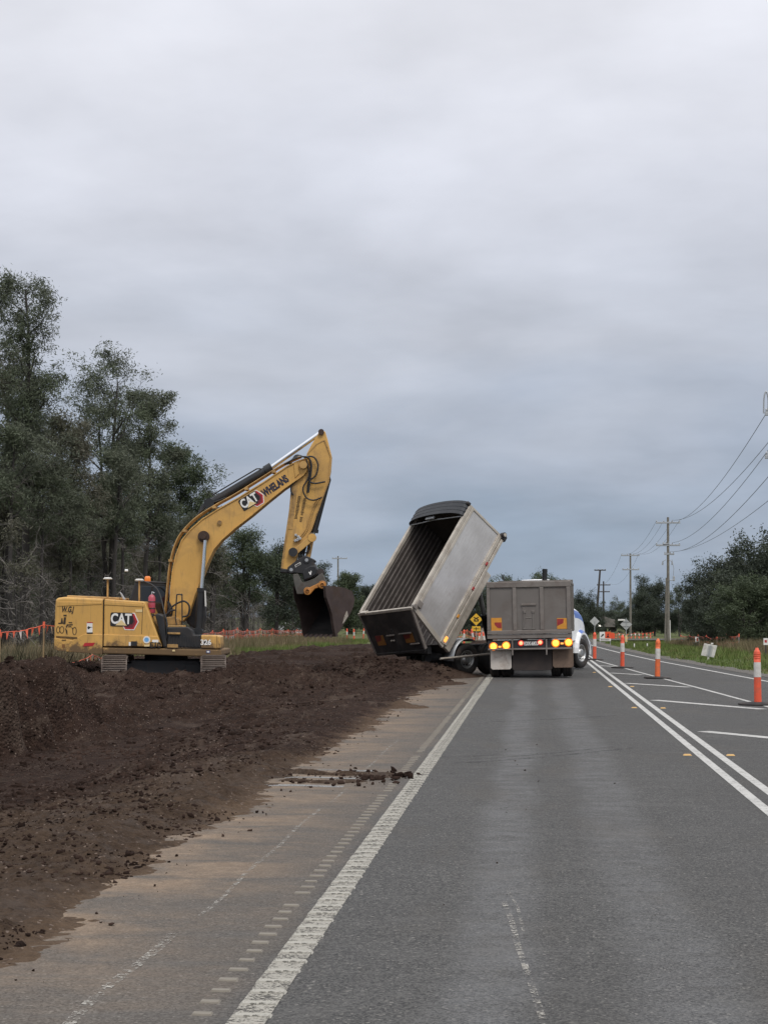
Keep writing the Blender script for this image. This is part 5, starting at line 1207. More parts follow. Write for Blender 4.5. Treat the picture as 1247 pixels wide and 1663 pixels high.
# raised pavement markers either side of the barrier lines
mk_me = MB().box((0, 0, .008), (.11, .09, .016), taper=.7).mesh('pavement_marker', MT['marker_y'])
rows = [(1.98, 12.0), (1.98, 21.86), (2.53, 21.87), (1.98, 33.1), (2.53, 33.0), (1.97, 43.0), (2.53, 43.1), (1.97, 54.0)]
for i, (x, y) in enumerate(rows):
    o = link(bpy.data.objects.new('pavement_marker', mk_me)); o.location = (x, y, .0); tag(o, 'small yellow raised marker on the %s side of the double line, %s' % ('left' if x < 2.2 else 'right', {12.0: 'nearest of its row', 21.86: 'nearest full pair', 21.87: 'nearest full pair', 33.1: 'second pair', 33.0: 'second pair', 43.0: 'third pair', 43.1: 'third pair', 54.0: 'farthest, beside the truck'}[y]), 'road marker', 'raised markers along the barrier line')

# ------------------------------------------------------------------ poles and wires
def pole(px, Y, ytop, base_py, arms, label, mat='pole', lean=0.0, r=.17, extra=None, zbase=None, group='power poles'):
    b = AY(px, base_py, Y); zb_ = b[2] if zbase is None else zbase; t = AY(px + lean, ytop, Y)
    x0 = AY(px, 1000, Y)[0]
    o = empty('power_pole', (x0, Y, zb_)); tag(o, label, 'power pole', group)
    H = t[2] - zb_; dx = t[0] - x0
    MB().tube([(0, 0, -.5), (dx * .5, 0, H * .5), (dx, 0, H)], [r, r * .85, r * .68], 12).build('shaft', MT[mat], o)
    att = []
    for (py, hw, hw2) in arms:
        z = AY(px, py, Y)[2] - zb_; cx_ = dx * z / H
        a = MB().b2((cx_ - hw, -.16, z - .085), (cx_ + hw2, .0, z + .085)).build('cross_arm', MT[mat] if mat != 'pole' else MT['galv'], o, .01)
        for x in (cx_ - hw + .08, cx_ - hw * .35, cx_ + hw2 * .35, cx_ + hw2 - .08):
            MB().lathe([(.03, 0), (.06, .04), (.045, .09), (.06, .13), (.03, .20), (0, .2)], (x, -.08, z + .06), n=10).build('insulator', MT['galv'], a)
            att.append(Vector((x0 + x, Y - .08, zb_ + z + .26)))
    return o, att, (dx, H)
p1, at1, (dx1, H1) = pole(1084, 171, 840, 1044, [(849, 1.22, 1.22), (884, .55, .12), (885 + 0, .0, .0)][:2] + [(884.5 + .5, .0, .0)][:0] + [(884, .0, .0)][:0] + [(885, 1.2, 1.2)][:0] + [(884, .1, .1)][:0] + [(884, 0, 0)][:0] + [(885, 0, 0)][:0] + [(884, 0, 0)][:0] + [(885.5, 1.22, 1.22), (900, .4, .62)], 'tallest power pole with four cross arms and a transformer box, on the right verge')
t = MB(); z = AY(1084, 942, 171)[2] - p1.location.z; t.b2((.18, -.25, z - .05), (.62, .25, z + .02)); t.b2((.52, -.12, z - .1), (.74, .12, z + .4)); t.build('switch_box', MT['galv'], p1, .02)
t = MB(); z2_ = AY(1084, 912, 171)[2] - p1.location.z
for s in (-1, 1): t.tube([(s * .15, 0, z2_ + .2), (s * .45, 0, z2_), (s * .42, 0, z2_ - .35)], .035); t.cyl((s * .45, 0, z2_ + .05), (s * .55, 0, z2_ - .35), .05, n=8)
t.tube(curve([(.45, 0, z2_ + .2), (.62, 0, z2_ - .6), (.60, 0, z2_ - 1.2), (.55, 0, z2_ - 1.9)], 5), .025); t.build('fuse_gear', MT['galv'], p1)
MB().tube([(-.32, 0, -.4), (-.20, 0, 3.2), (-.10, 0, 6.6)], .10).build('stay_pole', MT['pole'], p1)
MB().cyl((.20, -.05, 0), (.18, -.05, 2.3), .06, n=10).build('cable_guard', MT['white_dirty'], p1)
p2, at2, _ = pole(1023, 232, 899, 1032, [(902, 1.25, 1.25), (925, 1.1, 1.2)], 'pale power pole with two cross arms right of the grey load')
p3, at3, _ = pole(968, 262, 925, 1002, [(926, .9, .9)], 'dark leaning power pole above the truck bonnet', 'pole_dark', 6, .20)
p4, at4, _ = pole(979.5, 300, 944, 1008, [(950, 1.2, 1.2), (961, 1.1, 1.1)], 'dark upright power pole beside the leaning one', 'pole_dark', 0, .18)
p5, at5, _ = pole(549, 268, 903, 1002, [(907, .95, 1.5)], 'single power pole behind the excavator bucket', 'pole', 0, .16)
p0, at0, _ = pole(1268, 79.8, 640, 1062, [(672, .78, 1.9), (742, .78, 1.9)], 'near power pole just outside the right picture edge', 'pole', 0, .19)
fr2 = MB(); za = 11.62; b = AY(1243, 668, 79.8); fr2.tube(curve([(b[0] - .12, 79.7, za - .2), (b[0] - .10, 79.7, za + .5), (b[0], 79.7, za + .85), (b[0] + .10, 79.7, za + .5), (b[0] + .08, 79.7, za - .2)], 5), .035)
fr2o = fr2.build('arm_brace', MT['galv'], p0); fr2o.location = -p0.location
def wire(a, b, sag, label, r=.012):
    a, b = Vector(a), Vector(b); pts = []
    for i in range(25):
        t = i / 24; p = a.lerp(b, t); p.z -= sag * 4 * t * (1 - t); pts.append(p)
    o = MB().tube(pts, r, 5).build('power_line', MT['wire']); tag(o, label, 'power line', 'power lines strung between the poles'); return o
wire(AY(1243, 672, 79.8), at1[3], .9, 'uppermost power line running to the top arm of the tallest pole', .017)
wire(AY(1260, 702, 79.8), at1[2], 1.1, 'second power line below the uppermost at the right edge', .016)
wire(AY(1249, 728, 79.8), at1[10 if len(at1) > 10 else -1], 1.0, 'middle power line at the right picture edge', .016)
wire(AY(1262, 756, 79.8), at1[-1], 1.0, 'fourth power line from the top at the right edge', .017)
wire(AY(1275, 790, 79.8), at1[-2], .8, 'lowest power line at the right edge, above the trees', .014)
for i, k in enumerate((0, 1, 2, 3)): wire(at1[k], at2[k], 1.2, ['outer left', 'inner left', 'inner right', 'outer right'][i] + ' power line between the tallest pole and the pale pole', .013)
for i, k in enumerate((0, 3)): wire(at2[k], at4[k], 1.6, ['left', 'right'][i] + ' power line between the pale pole and the dark upright pole', .014)

# ------------------------------------------------------------------ signs
def sign_root(nm, px, base_py, Y, label, cat='sign', zb=None):
    x = AY(px, 1000, Y)[0]; z = gz(x, Y) if zb is None else zb
    o = empty(nm, (x, Y, z)); tag(o, label, cat); return o, z
def zat(py, Y): return AY(900, py, Y)[2]
# diamond sign seen from the back
o, zb_ = sign_root('diamond_sign', 1016, 1043, 159, 'back of a grey diamond sign with a street name blade, right verge')
zc_ = zat(1014, 159) - zb_; MB().prism([(-.55, zc_), (0, zc_ - .55), (.55, zc_), (0, zc_ + .55)], -.02, .0).build('sign_plate', MT['sign_back'], o)
f = MB(); f.b2((-.03, -.06, -.2), (.03, -.021, zc_ + .62)); f.build('post', MT['galv'], o)
for dz in (-.22, .22): MB().b2((-.34, -.045, zc_ + dz - .02), (.34, -.022, zc_ + dz + .02)).build('rail', MT['blackmat'], o)
MB().b2((-.76, -.03, zc_ + .36), (-.12, -.01, zc_ + .50)).build('name_blade', MT['print_white'], o)
MB().b2((-.10, -.08, .35), (.10, -.06, .95)).build('yellow_plate', MT['print_yellow'], o)
o, zb_ = sign_root('diamond_sign', 965, 1040, 175, 'back of a small grey diamond sign beside the white bonnet')
zc_ = zat(1009, 175) - zb_; MB().prism([(-.5, zc_), (0, zc_ - .5), (.5, zc_), (0, zc_ + .5)], -.02, 0).build('sign_plate', MT['sign_back'], o); MB().b2((-.03, -.06, -.2), (.03, -.021, zc_)).build('post', MT['galv'], o)
# roadworks board on its frame
o, zb_ = sign_root('roadworks_board', 982, 1044, 114, 'roadworks board, white and red panels over a white strip, on the grass')
s_ = 114 / 2700.; W_ = 18 * s_; zt_ = zat(1026, 114) - zb_; zm_ = zat(1036.5, 114) - zb_; zl_ = zat(1041, 114) - zb_
MB().b2((-W_ / 2, 0, zm_), (-.02, .02, zt_)).build('white_panel', MT['print_white'], o); MB().b2((.0, 0, zm_), (W_ / 2, .02, zt_)).build('red_panel', MT['sign_red'], o); MB().b2((-W_ / 2, 0, zl_), (W_ / 2, .02, zm_ - .02)).build('white_strip', MT['print_white'], o)
mk = MB(); mk.prism([(-.30, zm_ + .10), (-.22, zm_ + .26), (-.12, zm_ + .30), (-.06, zm_ + .22), (-.18, zm_ + .16), (-.24, zm_ + .08)], -.008, 0); mk.build('symbol', MT['print_black'], o)
mk = MB(); mk.prism([(.06, zm_ + .06), (.30, zm_ + .06), (.24, zm_ + .12), (.20, zm_ + .22), (.24, zm_ + .30), (.16, zm_ + .32), (.14, zm_ + .16)], -.008, 0); mk.build('worker_symbol', MT['print_black'], o)
mk = MB()
for i in range(7): mk.b2((-.30 + i * .085, -.006, zl_ + .04), (-.25 + i * .085, 0, zm_ - .06))
tag(mk.build('strip_print', MT['print_black'], o), kind='stuff')
for x in (-W_ / 2 + .04, W_ / 2 - .04): MB().b2((x - .02, .0, -.05), (x + .02, .04, zl_ + .02)).build('leg', MT['galv'], o)
# white board seen from behind, knocked askew
o, zb_ = sign_root('sign_board', 1150, 1070, 73, 'tilted white sign board on a short post, right verge')
zc_ = zat(1056, 73) - zb_; rot = Matrix.Rotation(R(-8), 3, 'Y')
b = MB().box((0, 0, zc_), (.56, .02, .52), Matrix(((1, 0, .28), (0, 1, 0), (-.18, 0, 1))) ).build('board', MT['white_dirty'], o, .01)
MB().box((.03, -.03, zc_), (.07, .03, .46), Matrix.Rotation(R(14), 3, 'Y')).build('channel', MT['galv'], b); MB().box((.03, -.015, zc_ - .02), (.22, .012, .44), Matrix.Rotation(R(14), 3, 'Y')).build('backing', simple('faded_grey_print', (.42, .42, .40), .6), b)
MB().b2((-.07, -.0, -.1), (.0, .05, zc_ - .15)).build('post', MT['white_dirty'], o); MB().box((.13, 0, zc_ + .30), (.10, .03, .06)).build('clip', MT['print_white'], o)
o, zb_ = sign_root('marker_sign', 1242, 1063, 77, 'small white marker sign on a dark post at the right edge')
zt_ = zat(1036, 77) - zb_; MB().b2((-.10, -.02, zt_ - .31), (.10, 0, zt_)).build('plate', MT['print_white'], o); MB().b2((-.03, 0, -.1), (.03, .04, zt_ - .1)).build('post', MT['pole_dark'], o)
mk = MB(); mk.b2((-.05, -.026, zt_ - .20), (.05, -.02, zt_ - .08)); mk.build('symbol', MT['red'], o)
o, zb_ = sign_root('marker_sign', 1131, 1048, 122, 'small white and red marker plate on the right hand fence')
zt_ = zat(1034, 122) - zb_; MB().b2((-.15, -.02, zt_ - .40), (.15, 0, zt_)).build('plate', MT['print_white'], o); MB().b2((-.05, -.026, zt_ - .3), (.06, -.02, zt_ - .08)).build('symbol', MT['sign_red'], o); MB().b2((-.02, 0, -.1), (.02, .04, zt_)).build('post', MT['galv'], o)
# yellow warning diamond with its plate
o, zb_ = sign_root('warning_sign', 773, 1040, 143, 'yellow diamond crossing sign with a yellow plate under it, left of the truck')
zc_ = zat(1006, 143) - zb_; MB().prism([(-.53, zc_), (0, zc_ - .53), (.53, zc_), (0, zc_ + .53)], -.02, 0).build('sign_plate', MT['sign_yellow'], o)
mk = MB()
for a_ in (30, -30): mk.box((0, -.03, zc_ + .08), (.50, .012, .075), Matrix.Rotation(R(a_), 3, 'Y'))
mk.box((0, -.03, zc_ - .14), (.40, .012, .06)); mk.box((.14, -.03, zc_ - .08), (.10, .012, .10)); mk.box((-.10, -.03, zc_ - .10), (.16, .012, .07)); mk.build('crossing_symbol', MT['print_black'], o)
MB().b2((-.36, -.02, zc_ - 1.0), (.36, 0, zc_ - .58)).build('plate', MT['sign_yellow'], o)
mk = MB(); mk.b2((-.22, -.03, zc_ - .82), (.26, -.021, zc_ - .77)); mk.b2((-.04, -.03, zc_ - .95), (.02, -.021, zc_ - .66)); mk.build('plate_symbol', MT['print_black'], o)
MB().b2((-.03, .001, -.3), (.03, .05, zc_)).build('post', MT['galv'], o)
# reflector posts on the right verge
for i, (px, py, lab) in enumerate(((1029, 1046, 'small white guide post nearer the diamond sign'), (1050, 1046, 'small white guide post left of the tall pole'))):
    Y = 120; x = AY(px, 1000, Y)[0]; o = MB().b2((-.04, -.01, -.1), (.04, .01, .42)).build('guide_post', MT['print_white']); o.location = (x, Y, gz(x, Y)); tag(o, lab, 'guide post')

# ------------------------------------------------------------------ bunting fences
def fence(name, pts, label, h=1.15, lower=None, stake='stake', flags=True, step=.30):
    """pts: list of (x, y); stakes at each, tape with flags between"""
    x0, y0 = pts[0]; z0 = gz(x0, y0); o = empty(name, (x0, y0, z0)); tag(o, label, 'fence')
    tops = []
    for i, (x, y) in enumerate(pts):
        z = gz(x, y); hh = h * rs.uniform(.92, 1.08); tl = rs.uniform(-.05, .05)
        MB().tube([(x - x0, y - y0, z - z0 - .2), (x - x0 + tl, y - y0, z - z0 + hh)], .024, 6).build('stake', MT[stake], o)
        MB().cyl((x - x0 + tl, y - y0, z - z0 + hh - .16), (x - x0 + tl, y - y0, z - z0 + hh + .02), .034, n=6).build('stake_cap', MT['tape'], o)
        tops.append(Vector((x - x0 + tl, y - y0, z - z0 + hh - .05)))
    for lvl in ([0.0] + ([lower] if lower else [])):
        for a, b in zip(tops[:-1], tops[1:]):
            a2, b2 = a - Vector((0, 0, lvl)), b - Vector((0, 0, lvl)); L = (b2 - a2).length; n = max(3, int(L / step)); sag = rs.uniform(.05, .14) * (1 + lvl)
            P = []
            for i in range(n * 2 + 1):
                t = i / (n * 2); p = a2.lerp(b2, t); p.z -= sag * 4 * t * (1 - t) + rs.uniform(0, .02); P.append(p)
            m_ = MB(); m_.tube(P, .011, 4, m=0)
            if flags:
                for i in range(0, n * 2, 2):
                    d = (P[i + 1] - P[i]); c_ = P[i]; sw = Vector((rs.uniform(-.05, .05), rs.uniform(-.05, .05), 0)); ln_ = rs.uniform(.16, .26) * (1.5 if step > .33 else 1)
                    m_.add([c_, c_ + d * .9, c_ + d * .45 + sw - Vector((0, 0, ln_))], [(0, 1, 2)], 0 if rs.random() < .72 else 1)
            tag(m_.build('tape', [MT['tape'], MT['tape_w']], o), kind='stuff')
    return o
near = [(AY(2, 1000, 44.0)[0], 44.0), (AY(72, 1000, 46.0)[0], 46.0), (AY(150, 1000, 51.0)[0], 51.0), (AY(215, 1000, 58)[0], 58.0)]
near = [(AY(-70, 1000, 41)[0], 41.0)] + near
fence('bunting_fence', near, 'orange bunting on timber stakes behind the excavator counterweight', 1.18, .95)
right_ = [(AY(px, 1000, Y)[0], Y) for px, Y in ((318, 84), (345, 92), (362, 99), (385, 106), (403, 112), (424, 118), (442, 123), (468, 130), (483, 135), (503, 142))]
fence('bunting_fence', right_, 'orange bunting on timber stakes between excavator and bucket', 1.2, .28, step=.36)
fr_pts = [(AY(px, 1000, Y)[0], Y) for px, Y in ((1105, 150), (1118, 140), (1133, 130), (1147, 122), (1163, 114), (1180, 106), (1198, 98))]
fence('bunting_fence', fr_pts, 'red and white bunting along the dry grass below the right trees', 1.0, .35, 'galv')
bk_pts = [(AY(px, 1000, Y)[0], Y) for px, Y in ((712, 150), (735, 146), (758, 150), (780, 154), (800, 158))]
fence('bunting_fence', bk_pts, 'orange bunting seen under the raised tub, left of the truck', 1.1, .4, step=.35)
ob = fence('bunting_fence', [(AY(px, 1000, 195)[0], 195) for px in (992, 1004, 1030, 1060)], 'far orange bunting beyond the side road', .9, .3, step=.4)
MB().prism([(-.4, .2), (.4, .2), (.4, .8), (.1, .9), (-.4, .7)], -.03, .03).build('warning_panel', MT['sign_red'], ob)

# ------------------------------------------------------------------ vehicles in the distance
def small_truck():
    Y = 300; x = AY(966, 1000, Y)[0]; o = empty('oncoming_truck', (x, Y, gz(x, Y) if False else AY(966, 1024, Y)[2])); tag(o, 'white truck with lit headlamps and grey covered load, beyond the bonnet', 'truck')
    u = Y / 2700.
    MB().prism([(-1.2, .5), (1.25, .5), (1.25, 1.5), (1.0, 2.3), (.7, 2.5), (-.7, 2.5), (-1.0, 2.3), (-1.2, 1.5)], 0, 2.0).build('cab', MT['white'], o, .08)
    MB().b2((-.95, -.03, 1.45), (.95, 0, 2.15)).build('windscreen', MT['glass'], o)
    MB().b2((-1.1, -.12, .45), (1.1, 0, .85)).build('bumper', MT['white'], o, .05)
    for s in (-.8, .8): MB().cyl((s, -.16, .95), (s, .0, .95), .24, n=14).build('headlamp', MT['headlight'], o)
    g = MB().prism([(1.1, .6), (3.55, .6), (3.55, 1.95), (2.6, 2.15), (1.6, 2.55), (1.1, 2.5)], .5, 6.0).build('covered_load', MT['box_grey'], o, .05)
    for s in (1.6, 3.2): MB().lathe([(.5, -.15), (.5, .15), (.0, .15)], (s, .9, .1), (0, 1, 0), 14).build('wheel', MT['rubber'], o)
small_truck()
def ute():
    Y = 190; x = AY(470, 1000, Y)[0]; o = empty('parked_ute', (x, Y, gz(x, Y)), R(70)); tag(o, 'white parked utility vehicle half hidden in the trees behind the bucket', 'car')
    MB().prism([(-2.4, .45), (2.4, .45), (2.45, .95), (1.1, 1.1), (.5, 1.72), (-.9, 1.75), (-1.1, 1.1), (-2.45, 1.05)], -.9, .9).build('body', MT['white'], o, .08)
    for s in (-.905, .905): MB().prism([(-.75, 1.15), (.8, 1.15), (.42, 1.62), (-.7, 1.65)], s - .01, s + .01).build('side_window', MT['glass'], o)
    for x_ in (-1.5, 1.5):
        for s in (-.85, .85): MB().lathe([(0, -.1), (.36, -.1), (.36, .1), (0, .1)], (x_, s, .36), (0, 1, 0), 16).build('wheel', MT['rubber'], o)
ute()

# ------------------------------------------------------------------ trees
def tubes(paths, sides=5):
    """paths: list of (points (k,3), radii (k,)); returns V, quads"""
    VV = []; FF = []; base = 0
    for P, r in paths:
        k = len(P); d = np.gradient(P, axis=0); d /= np.linalg.norm(d, axis=1)[:, None] + 1e-9
        ref = np.array([.31, .27, .91]); u = np.cross(d, ref); u /= np.linalg.norm(u, axis=1)[:, None] + 1e-9; v = np.cross(d, u)
        ns = sides if r[0] > .03 else 3
        a = np.arange(ns) * 2 * math.pi / ns
        ring = P[:, None, :] + (u[:, None, :] * np.cos(a)[None, :, None] + v[:, None, :] * np.sin(a)[None, :, None]) * r[:, None, None]
        VV.append(ring.reshape(-1, 3)); i, j = np.meshgrid(np.arange(k - 1), np.arange(ns), indexing='ij')
        q = base + i * ns + j; q2 = base + i * ns + (j + 1) % ns
        FF.append(np.stack([q, q2, q2 + ns, q + ns], -1).reshape(-1, 4)); base += k * ns
    return np.concatenate(VV), np.concatenate(FF)
def leaves(C, rad, per, ln, wd, R_, droop=.35, flat=.75):
    n = len(C); tot = n * per
    c = np.repeat(C, per, 0); rr = np.repeat(rad, per)
    off = R_.normal(0, .5, (tot, 3)) * rr[:, None]; off[:, 2] *= flat; p = c + off
    d = R_.normal(0, 1, (tot, 3)); d += off / (np.linalg.norm(off, axis=1)[:, None] + 1e-6) * .8; d[:, 2] -= droop; d /= np.linalg.norm(d, axis=1)[:, None]
    s = R_.normal(0, 1, (tot, 3)); s = np.cross(d, s); s /= np.linalg.norm(s, axis=1)[:, None] + 1e-9
    L = ln * (.6 + .8 * R_.random(tot))[:, None]; W = wd * (.6 + .8 * R_.random(tot))[:, None]
    V = np.stack([p - d * L * .5, p + s * W, p + d * L * .5, p - s * W], 1).reshape(-1, 3)
    return V, np.arange(4 * tot).reshape(tot, 4)
def branch(R_, start, dirv, L, r0, k, wob, up):
    P = [np.array(start)]; d = np.array(dirv, float); d /= np.linalg.norm(d)
    for i in range(k):
        d = d + R_.normal(0, wob, 3) + np.array([0, 0, up]); d /= np.linalg.norm(d); P.append(P[-1] + d * L / k)
    return np.array(P), r0 * (1 - .82 * np.linspace(0, 1, k + 1))
def grow(seed, H, r=.16, crown=.45, spread=2.6, limbs=15, subs=5, twigs=4, per=60, ln=.20, wd=.022, crad=.55, dead=14, shape=None, lean=0.0, el=(25, 60), droop=.35, leafy=1.0, forks=1, deadlen=1.6):
    R_ = np.random.default_rng(seed); live = []; bare = []; C = []; CR = []
    trunks = []
    for f in range(forks):
        k = 11; P = np.zeros((k, 3)); P[:, 2] = np.linspace(-.3, H * (1 if f == 0 else R_.uniform(.75, .95)), k)
        w = np.cumsum(R_.normal(0, .022 * H / 3, (k, 2)), 0); P[1:, :2] += w[1:] * .6; P[:, 0] += np.linspace(0, 1, k) ** 1.3 * lean
        if f: a = R_.random() * 6.28; P[:, 0] += math.cos(a) * np.linspace(.1, 1, k) * spread * .35; P[:, 1] += math.sin(a) * np.linspace(.1, 1, k) * spread * .35
        rad = r * (.8 if f else 1) * (1 - .85 * np.linspace(0, 1, k)); trunks.append((P, rad)); live.append((P, rad))
    shape = shape or (lambda t: math.sin(math.pi * min(1, max(.05, t)) ** .8) ** .6)
    for i in range(limbs):
        P, rad = trunks[i % forks]
        t = crown + (1 - crown) * (i + R_.random()) / limbs * .97; ti = t * (len(P) - 1); a = int(ti); fr_ = ti - a
        s0 = P[a] * (1 - fr_) + P[min(a + 1, len(P) - 1)] * fr_; rr = (rad[a] * (1 - fr_) + rad[min(a + 1, len(P) - 1)] * fr_) * .6 + .006
        az = i * 2.4 + R_.normal(0, .5); e = math.radians(R_.uniform(*el) + 15 * (t - crown)); tt = (t - crown) / (1 - crown)
        L = spread * shape(tt) * R_.uniform(.65, 1.2) + .3
        B, br_ = branch(R_, s0, (math.cos(az) * math.cos(e), math.sin(az) * math.cos(e), math.sin(e)), L, rr, 6, .16, .05); live.append((B, br_))
        for j in range(subs):
            q = R_.uniform(.42, 1.0); b = q * 6; a2 = min(int(b), 5); s1 = B[a2] + (B[a2 + 1] - B[a2]) * (b - a2)
            dv = (B[a2 + 1] - B[a2]) / (np.linalg.norm(B[a2 + 1] - B[a2]) + 1e-9) + R_.normal(0, .65, 3); L2 = L * R_.uniform(.25, .5) + .25
            S, sr = branch(R_, s1, dv, L2, max(.010, br_[a2] * .55), 4, .2, .06); live.append((S, sr))
            for q_ in range(twigs):
                m_ = R_.integers(2, 5); tdir = R_.normal(0, 1, 3) + (S[m_] - S[m_ - 1]) * 2; T, tr = branch(R_, S[m_], tdir, R_.uniform(.2, .5) * min(1.5, L2), .007, 2, .2, .05)
                if R_.random() < .5: live.append((T, tr))
                if R_.random() < leafy: C.append(T[-1]); CR.append(crad * R_.uniform(.6, 1.25))
    for i in range(dead):
        P, rad = trunks[i % forks]; t = R_.uniform(.06, min(.8, crown + .2)); ti = t * (len(P) - 1); a = int(ti); s0 = P[a] + (P[a + 1] - P[a]) * (ti - a)
        az = R_.random() * 6.28; e = math.radians(R_.uniform(-15, 55)); L = deadlen * R_.uniform(.4, 1.3)
        B, br_ = branch(R_, s0, (math.cos(az) * math.cos(e), math.sin(az) * math.cos(e), math.sin(e)), L, .028, 6, .26, .03); bare.append((B, br_))
        for j in range(5):
            a2 = R_.integers(1, 6); S, sr = branch(R_, B[a2], (B[a2] - B[a2 - 1]) * 2 + R_.normal(0, .45, 3), L * R_.uniform(.2, .55), .013, 4, .25, .02); bare.append((S, sr))
            for q_ in range(2):
                T, tr = branch(R_, S[R_.integers(1, 4)], R_.normal(0, 1, 3), L * .2, .008, 3, .3, .0); bare.append((T, tr))
    V, Fq = tubes(live); tm = np_mesh('trunk', V, Fq, True); tm.materials.append(MT['bark'])
    lm = None
    if C:
        V, Fq = leaves(np.array(C), np.array(CR), per, ln, wd, R_, droop); lm = np_mesh('crown', V, Fq)
    bm_ = None
    if bare: V, Fq = tubes(bare); bm_ = np_mesh('bare_branches', V, Fq, True)
    return tm, lm, bm_
def plant(meshes, loc, leafm, label, group=None, rz=0.0, sc_=1.0, barem='bark_pale', cat='tree', name='tree', sx=1.0):
    tm, lm, bm_ = meshes; o = empty(name, tuple(loc), rz); o.scale = (sc_ * sx, sc_ * sx, sc_); tag(o, label, cat, group)
    link(bpy.data.objects.new('trunk', tm), o)
    if lm is not None:
        if not lm.materials: lm.materials.append(MT[leafm])
        c = link(bpy.data.objects.new('crown', lm), o)
        if lm.materials[0] != MT[leafm]: c.material_slots[0].link = 'OBJECT'; c.material_slots[0].material = MT[leafm]
    if bm_ is not None:
        if not bm_.materials: bm_.materials.append(MT[barem])
        tag(link(bpy.data.objects.new('bare_branches', bm_), o), kind='stuff')
    return o
def at_tree(px, Y): x = AY(px, 1000, Y)[0]; return (x, Y, gz(x, Y))
def th(py, Y, z): return AY(800, py, Y)[2] - z
# the tall trees at the left
def hero(seed, px, top, Y, label, leafm, **k):
    p = at_tree(px, Y); H = th(top, Y, p[2]) - .35 - .30 * k.get('spread', 2); k.setdefault('dead', 26)
    return plant(grow(seed, H, **k), p, leafm, label, rz=0)
top_shape = lambda t: .35 + .65 * math.sin(math.pi * min(1, t * .85 + .12))
hero(11, 40, 426, 58, 'tallest grey green tree at the left picture edge', 'leaf_grey', r=.20, crown=.42, spread=1.25, limbs=26, subs=5, twigs=5, per=38, crad=.33, ln=.15, wd=.016, el=(25, 60), shape=top_shape, forks=1, lean=-.3)
hero(12, 8, 560, 62, 'leaning olive tree behind the tallest one at the left edge', 'leaf_dull', r=.15, crown=.42, spread=1.2, limbs=18, subs=5, twigs=4, per=50, crad=.34, ln=.16, wd=.018, el=(25, 65), shape=top_shape)
hero(13, 172, 580, 68, 'broad tree with a rounded green top behind the excavator', 'leaf_grey', r=.19, crown=.42, spread=1.65, limbs=26, subs=5, twigs=5, per=42, crad=.36, ln=.16, wd=.017, el=(25, 62), shape=lambda t: .62 + .45 * math.sin(math.pi * t), forks=2)
hero(14, 238, 625, 72, 'tree with its side branches reaching right, beside the rounded one', 'leaf_grey', r=.15, crown=.45, spread=1.15, limbs=18, subs=5, twigs=5, per=46, crad=.34, ln=.16, wd=.020, el=(20, 60), shape=top_shape)
hero(15, 292, 722, 88, 'darker tree with a rounded crown above the boom base', 'leaf_light', r=.15, crown=.50, spread=1.35, limbs=18, subs=5, twigs=5, per=50, crad=.38, ln=.17, wd=.022, el=(20, 60), shape=top_shape)
hero(16, 95, 660, 61, 'drooping olive tree between the two tall trees', 'leaf_dull', r=.13, crown=.36, spread=1.1, limbs=16, subs=5, twigs=4, per=50, crad=.38, ln=.18, wd=.016, el=(10, 55), droop=.9)
hero(17, 400, 850, 122, 'wide dark tree with bare upper twigs under the boom', 'leaf_light', r=.18, crown=.35, spread=2.0, limbs=22, subs=5, twigs=4, per=46, crad=.6, ln=.22, wd=.028, el=(20, 60), dead=30, deadlen=2.6, forks=3, leafy=.75)
hero(18, 345, 800, 105, 'thin crowned tree just right of the boom base', 'leaf_dull', r=.14, crown=.45, spread=1.3, limbs=16, subs=5, twigs=4, per=45, crad=.55, ln=.2, wd=.026, el=(20, 60), dead=30, deadlen=2.2, forks=2)
hero(19, 448, 878, 132, 'dark green tree left of the stick', 'leaf_dark', r=.16, crown=.25, spread=1.8, limbs=20, subs=5, twigs=4, per=46, crad=.65, ln=.22, wd=.032, el=(10, 55), dead=14, forks=2)
# the wood behind: a few kinds of tree, repeated
wood = [grow(31 + i, 9.2 + .5 * i, r=.11, crown=.55, spread=1.2, limbs=13, subs=4, twigs=4, per=44, crad=.40, ln=.20, wd=.022, dead=34, deadlen=1.9, el=(20, 60), droop=.5, forks=1 + i % 2) for i in range(4)]
thick = [grow(41 + i, 7.5, r=.10, crown=.25, spread=1.5, limbs=18, subs=4, twigs=4, per=36, crad=.48, ln=.20, wd=.026, dead=36, deadlen=1.7, el=(5, 55), leafy=.6, forks=2) for i in range(3)]
sapl = [grow(51 + i, 5.2, r=.055, crown=.55, spread=1.0, limbs=7, subs=3, twigs=3, per=26, crad=.4, ln=.18, wd=.018, dead=30, deadlen=1.5, el=(20, 65), leafy=.7, forks=3) for i in range(3)]
tr_ = random.Random(8); edge_l = lambda Y: float(np.interp(Y, [45, 121, 200], [-16.2, -22.5, -29]))
cnt = 0
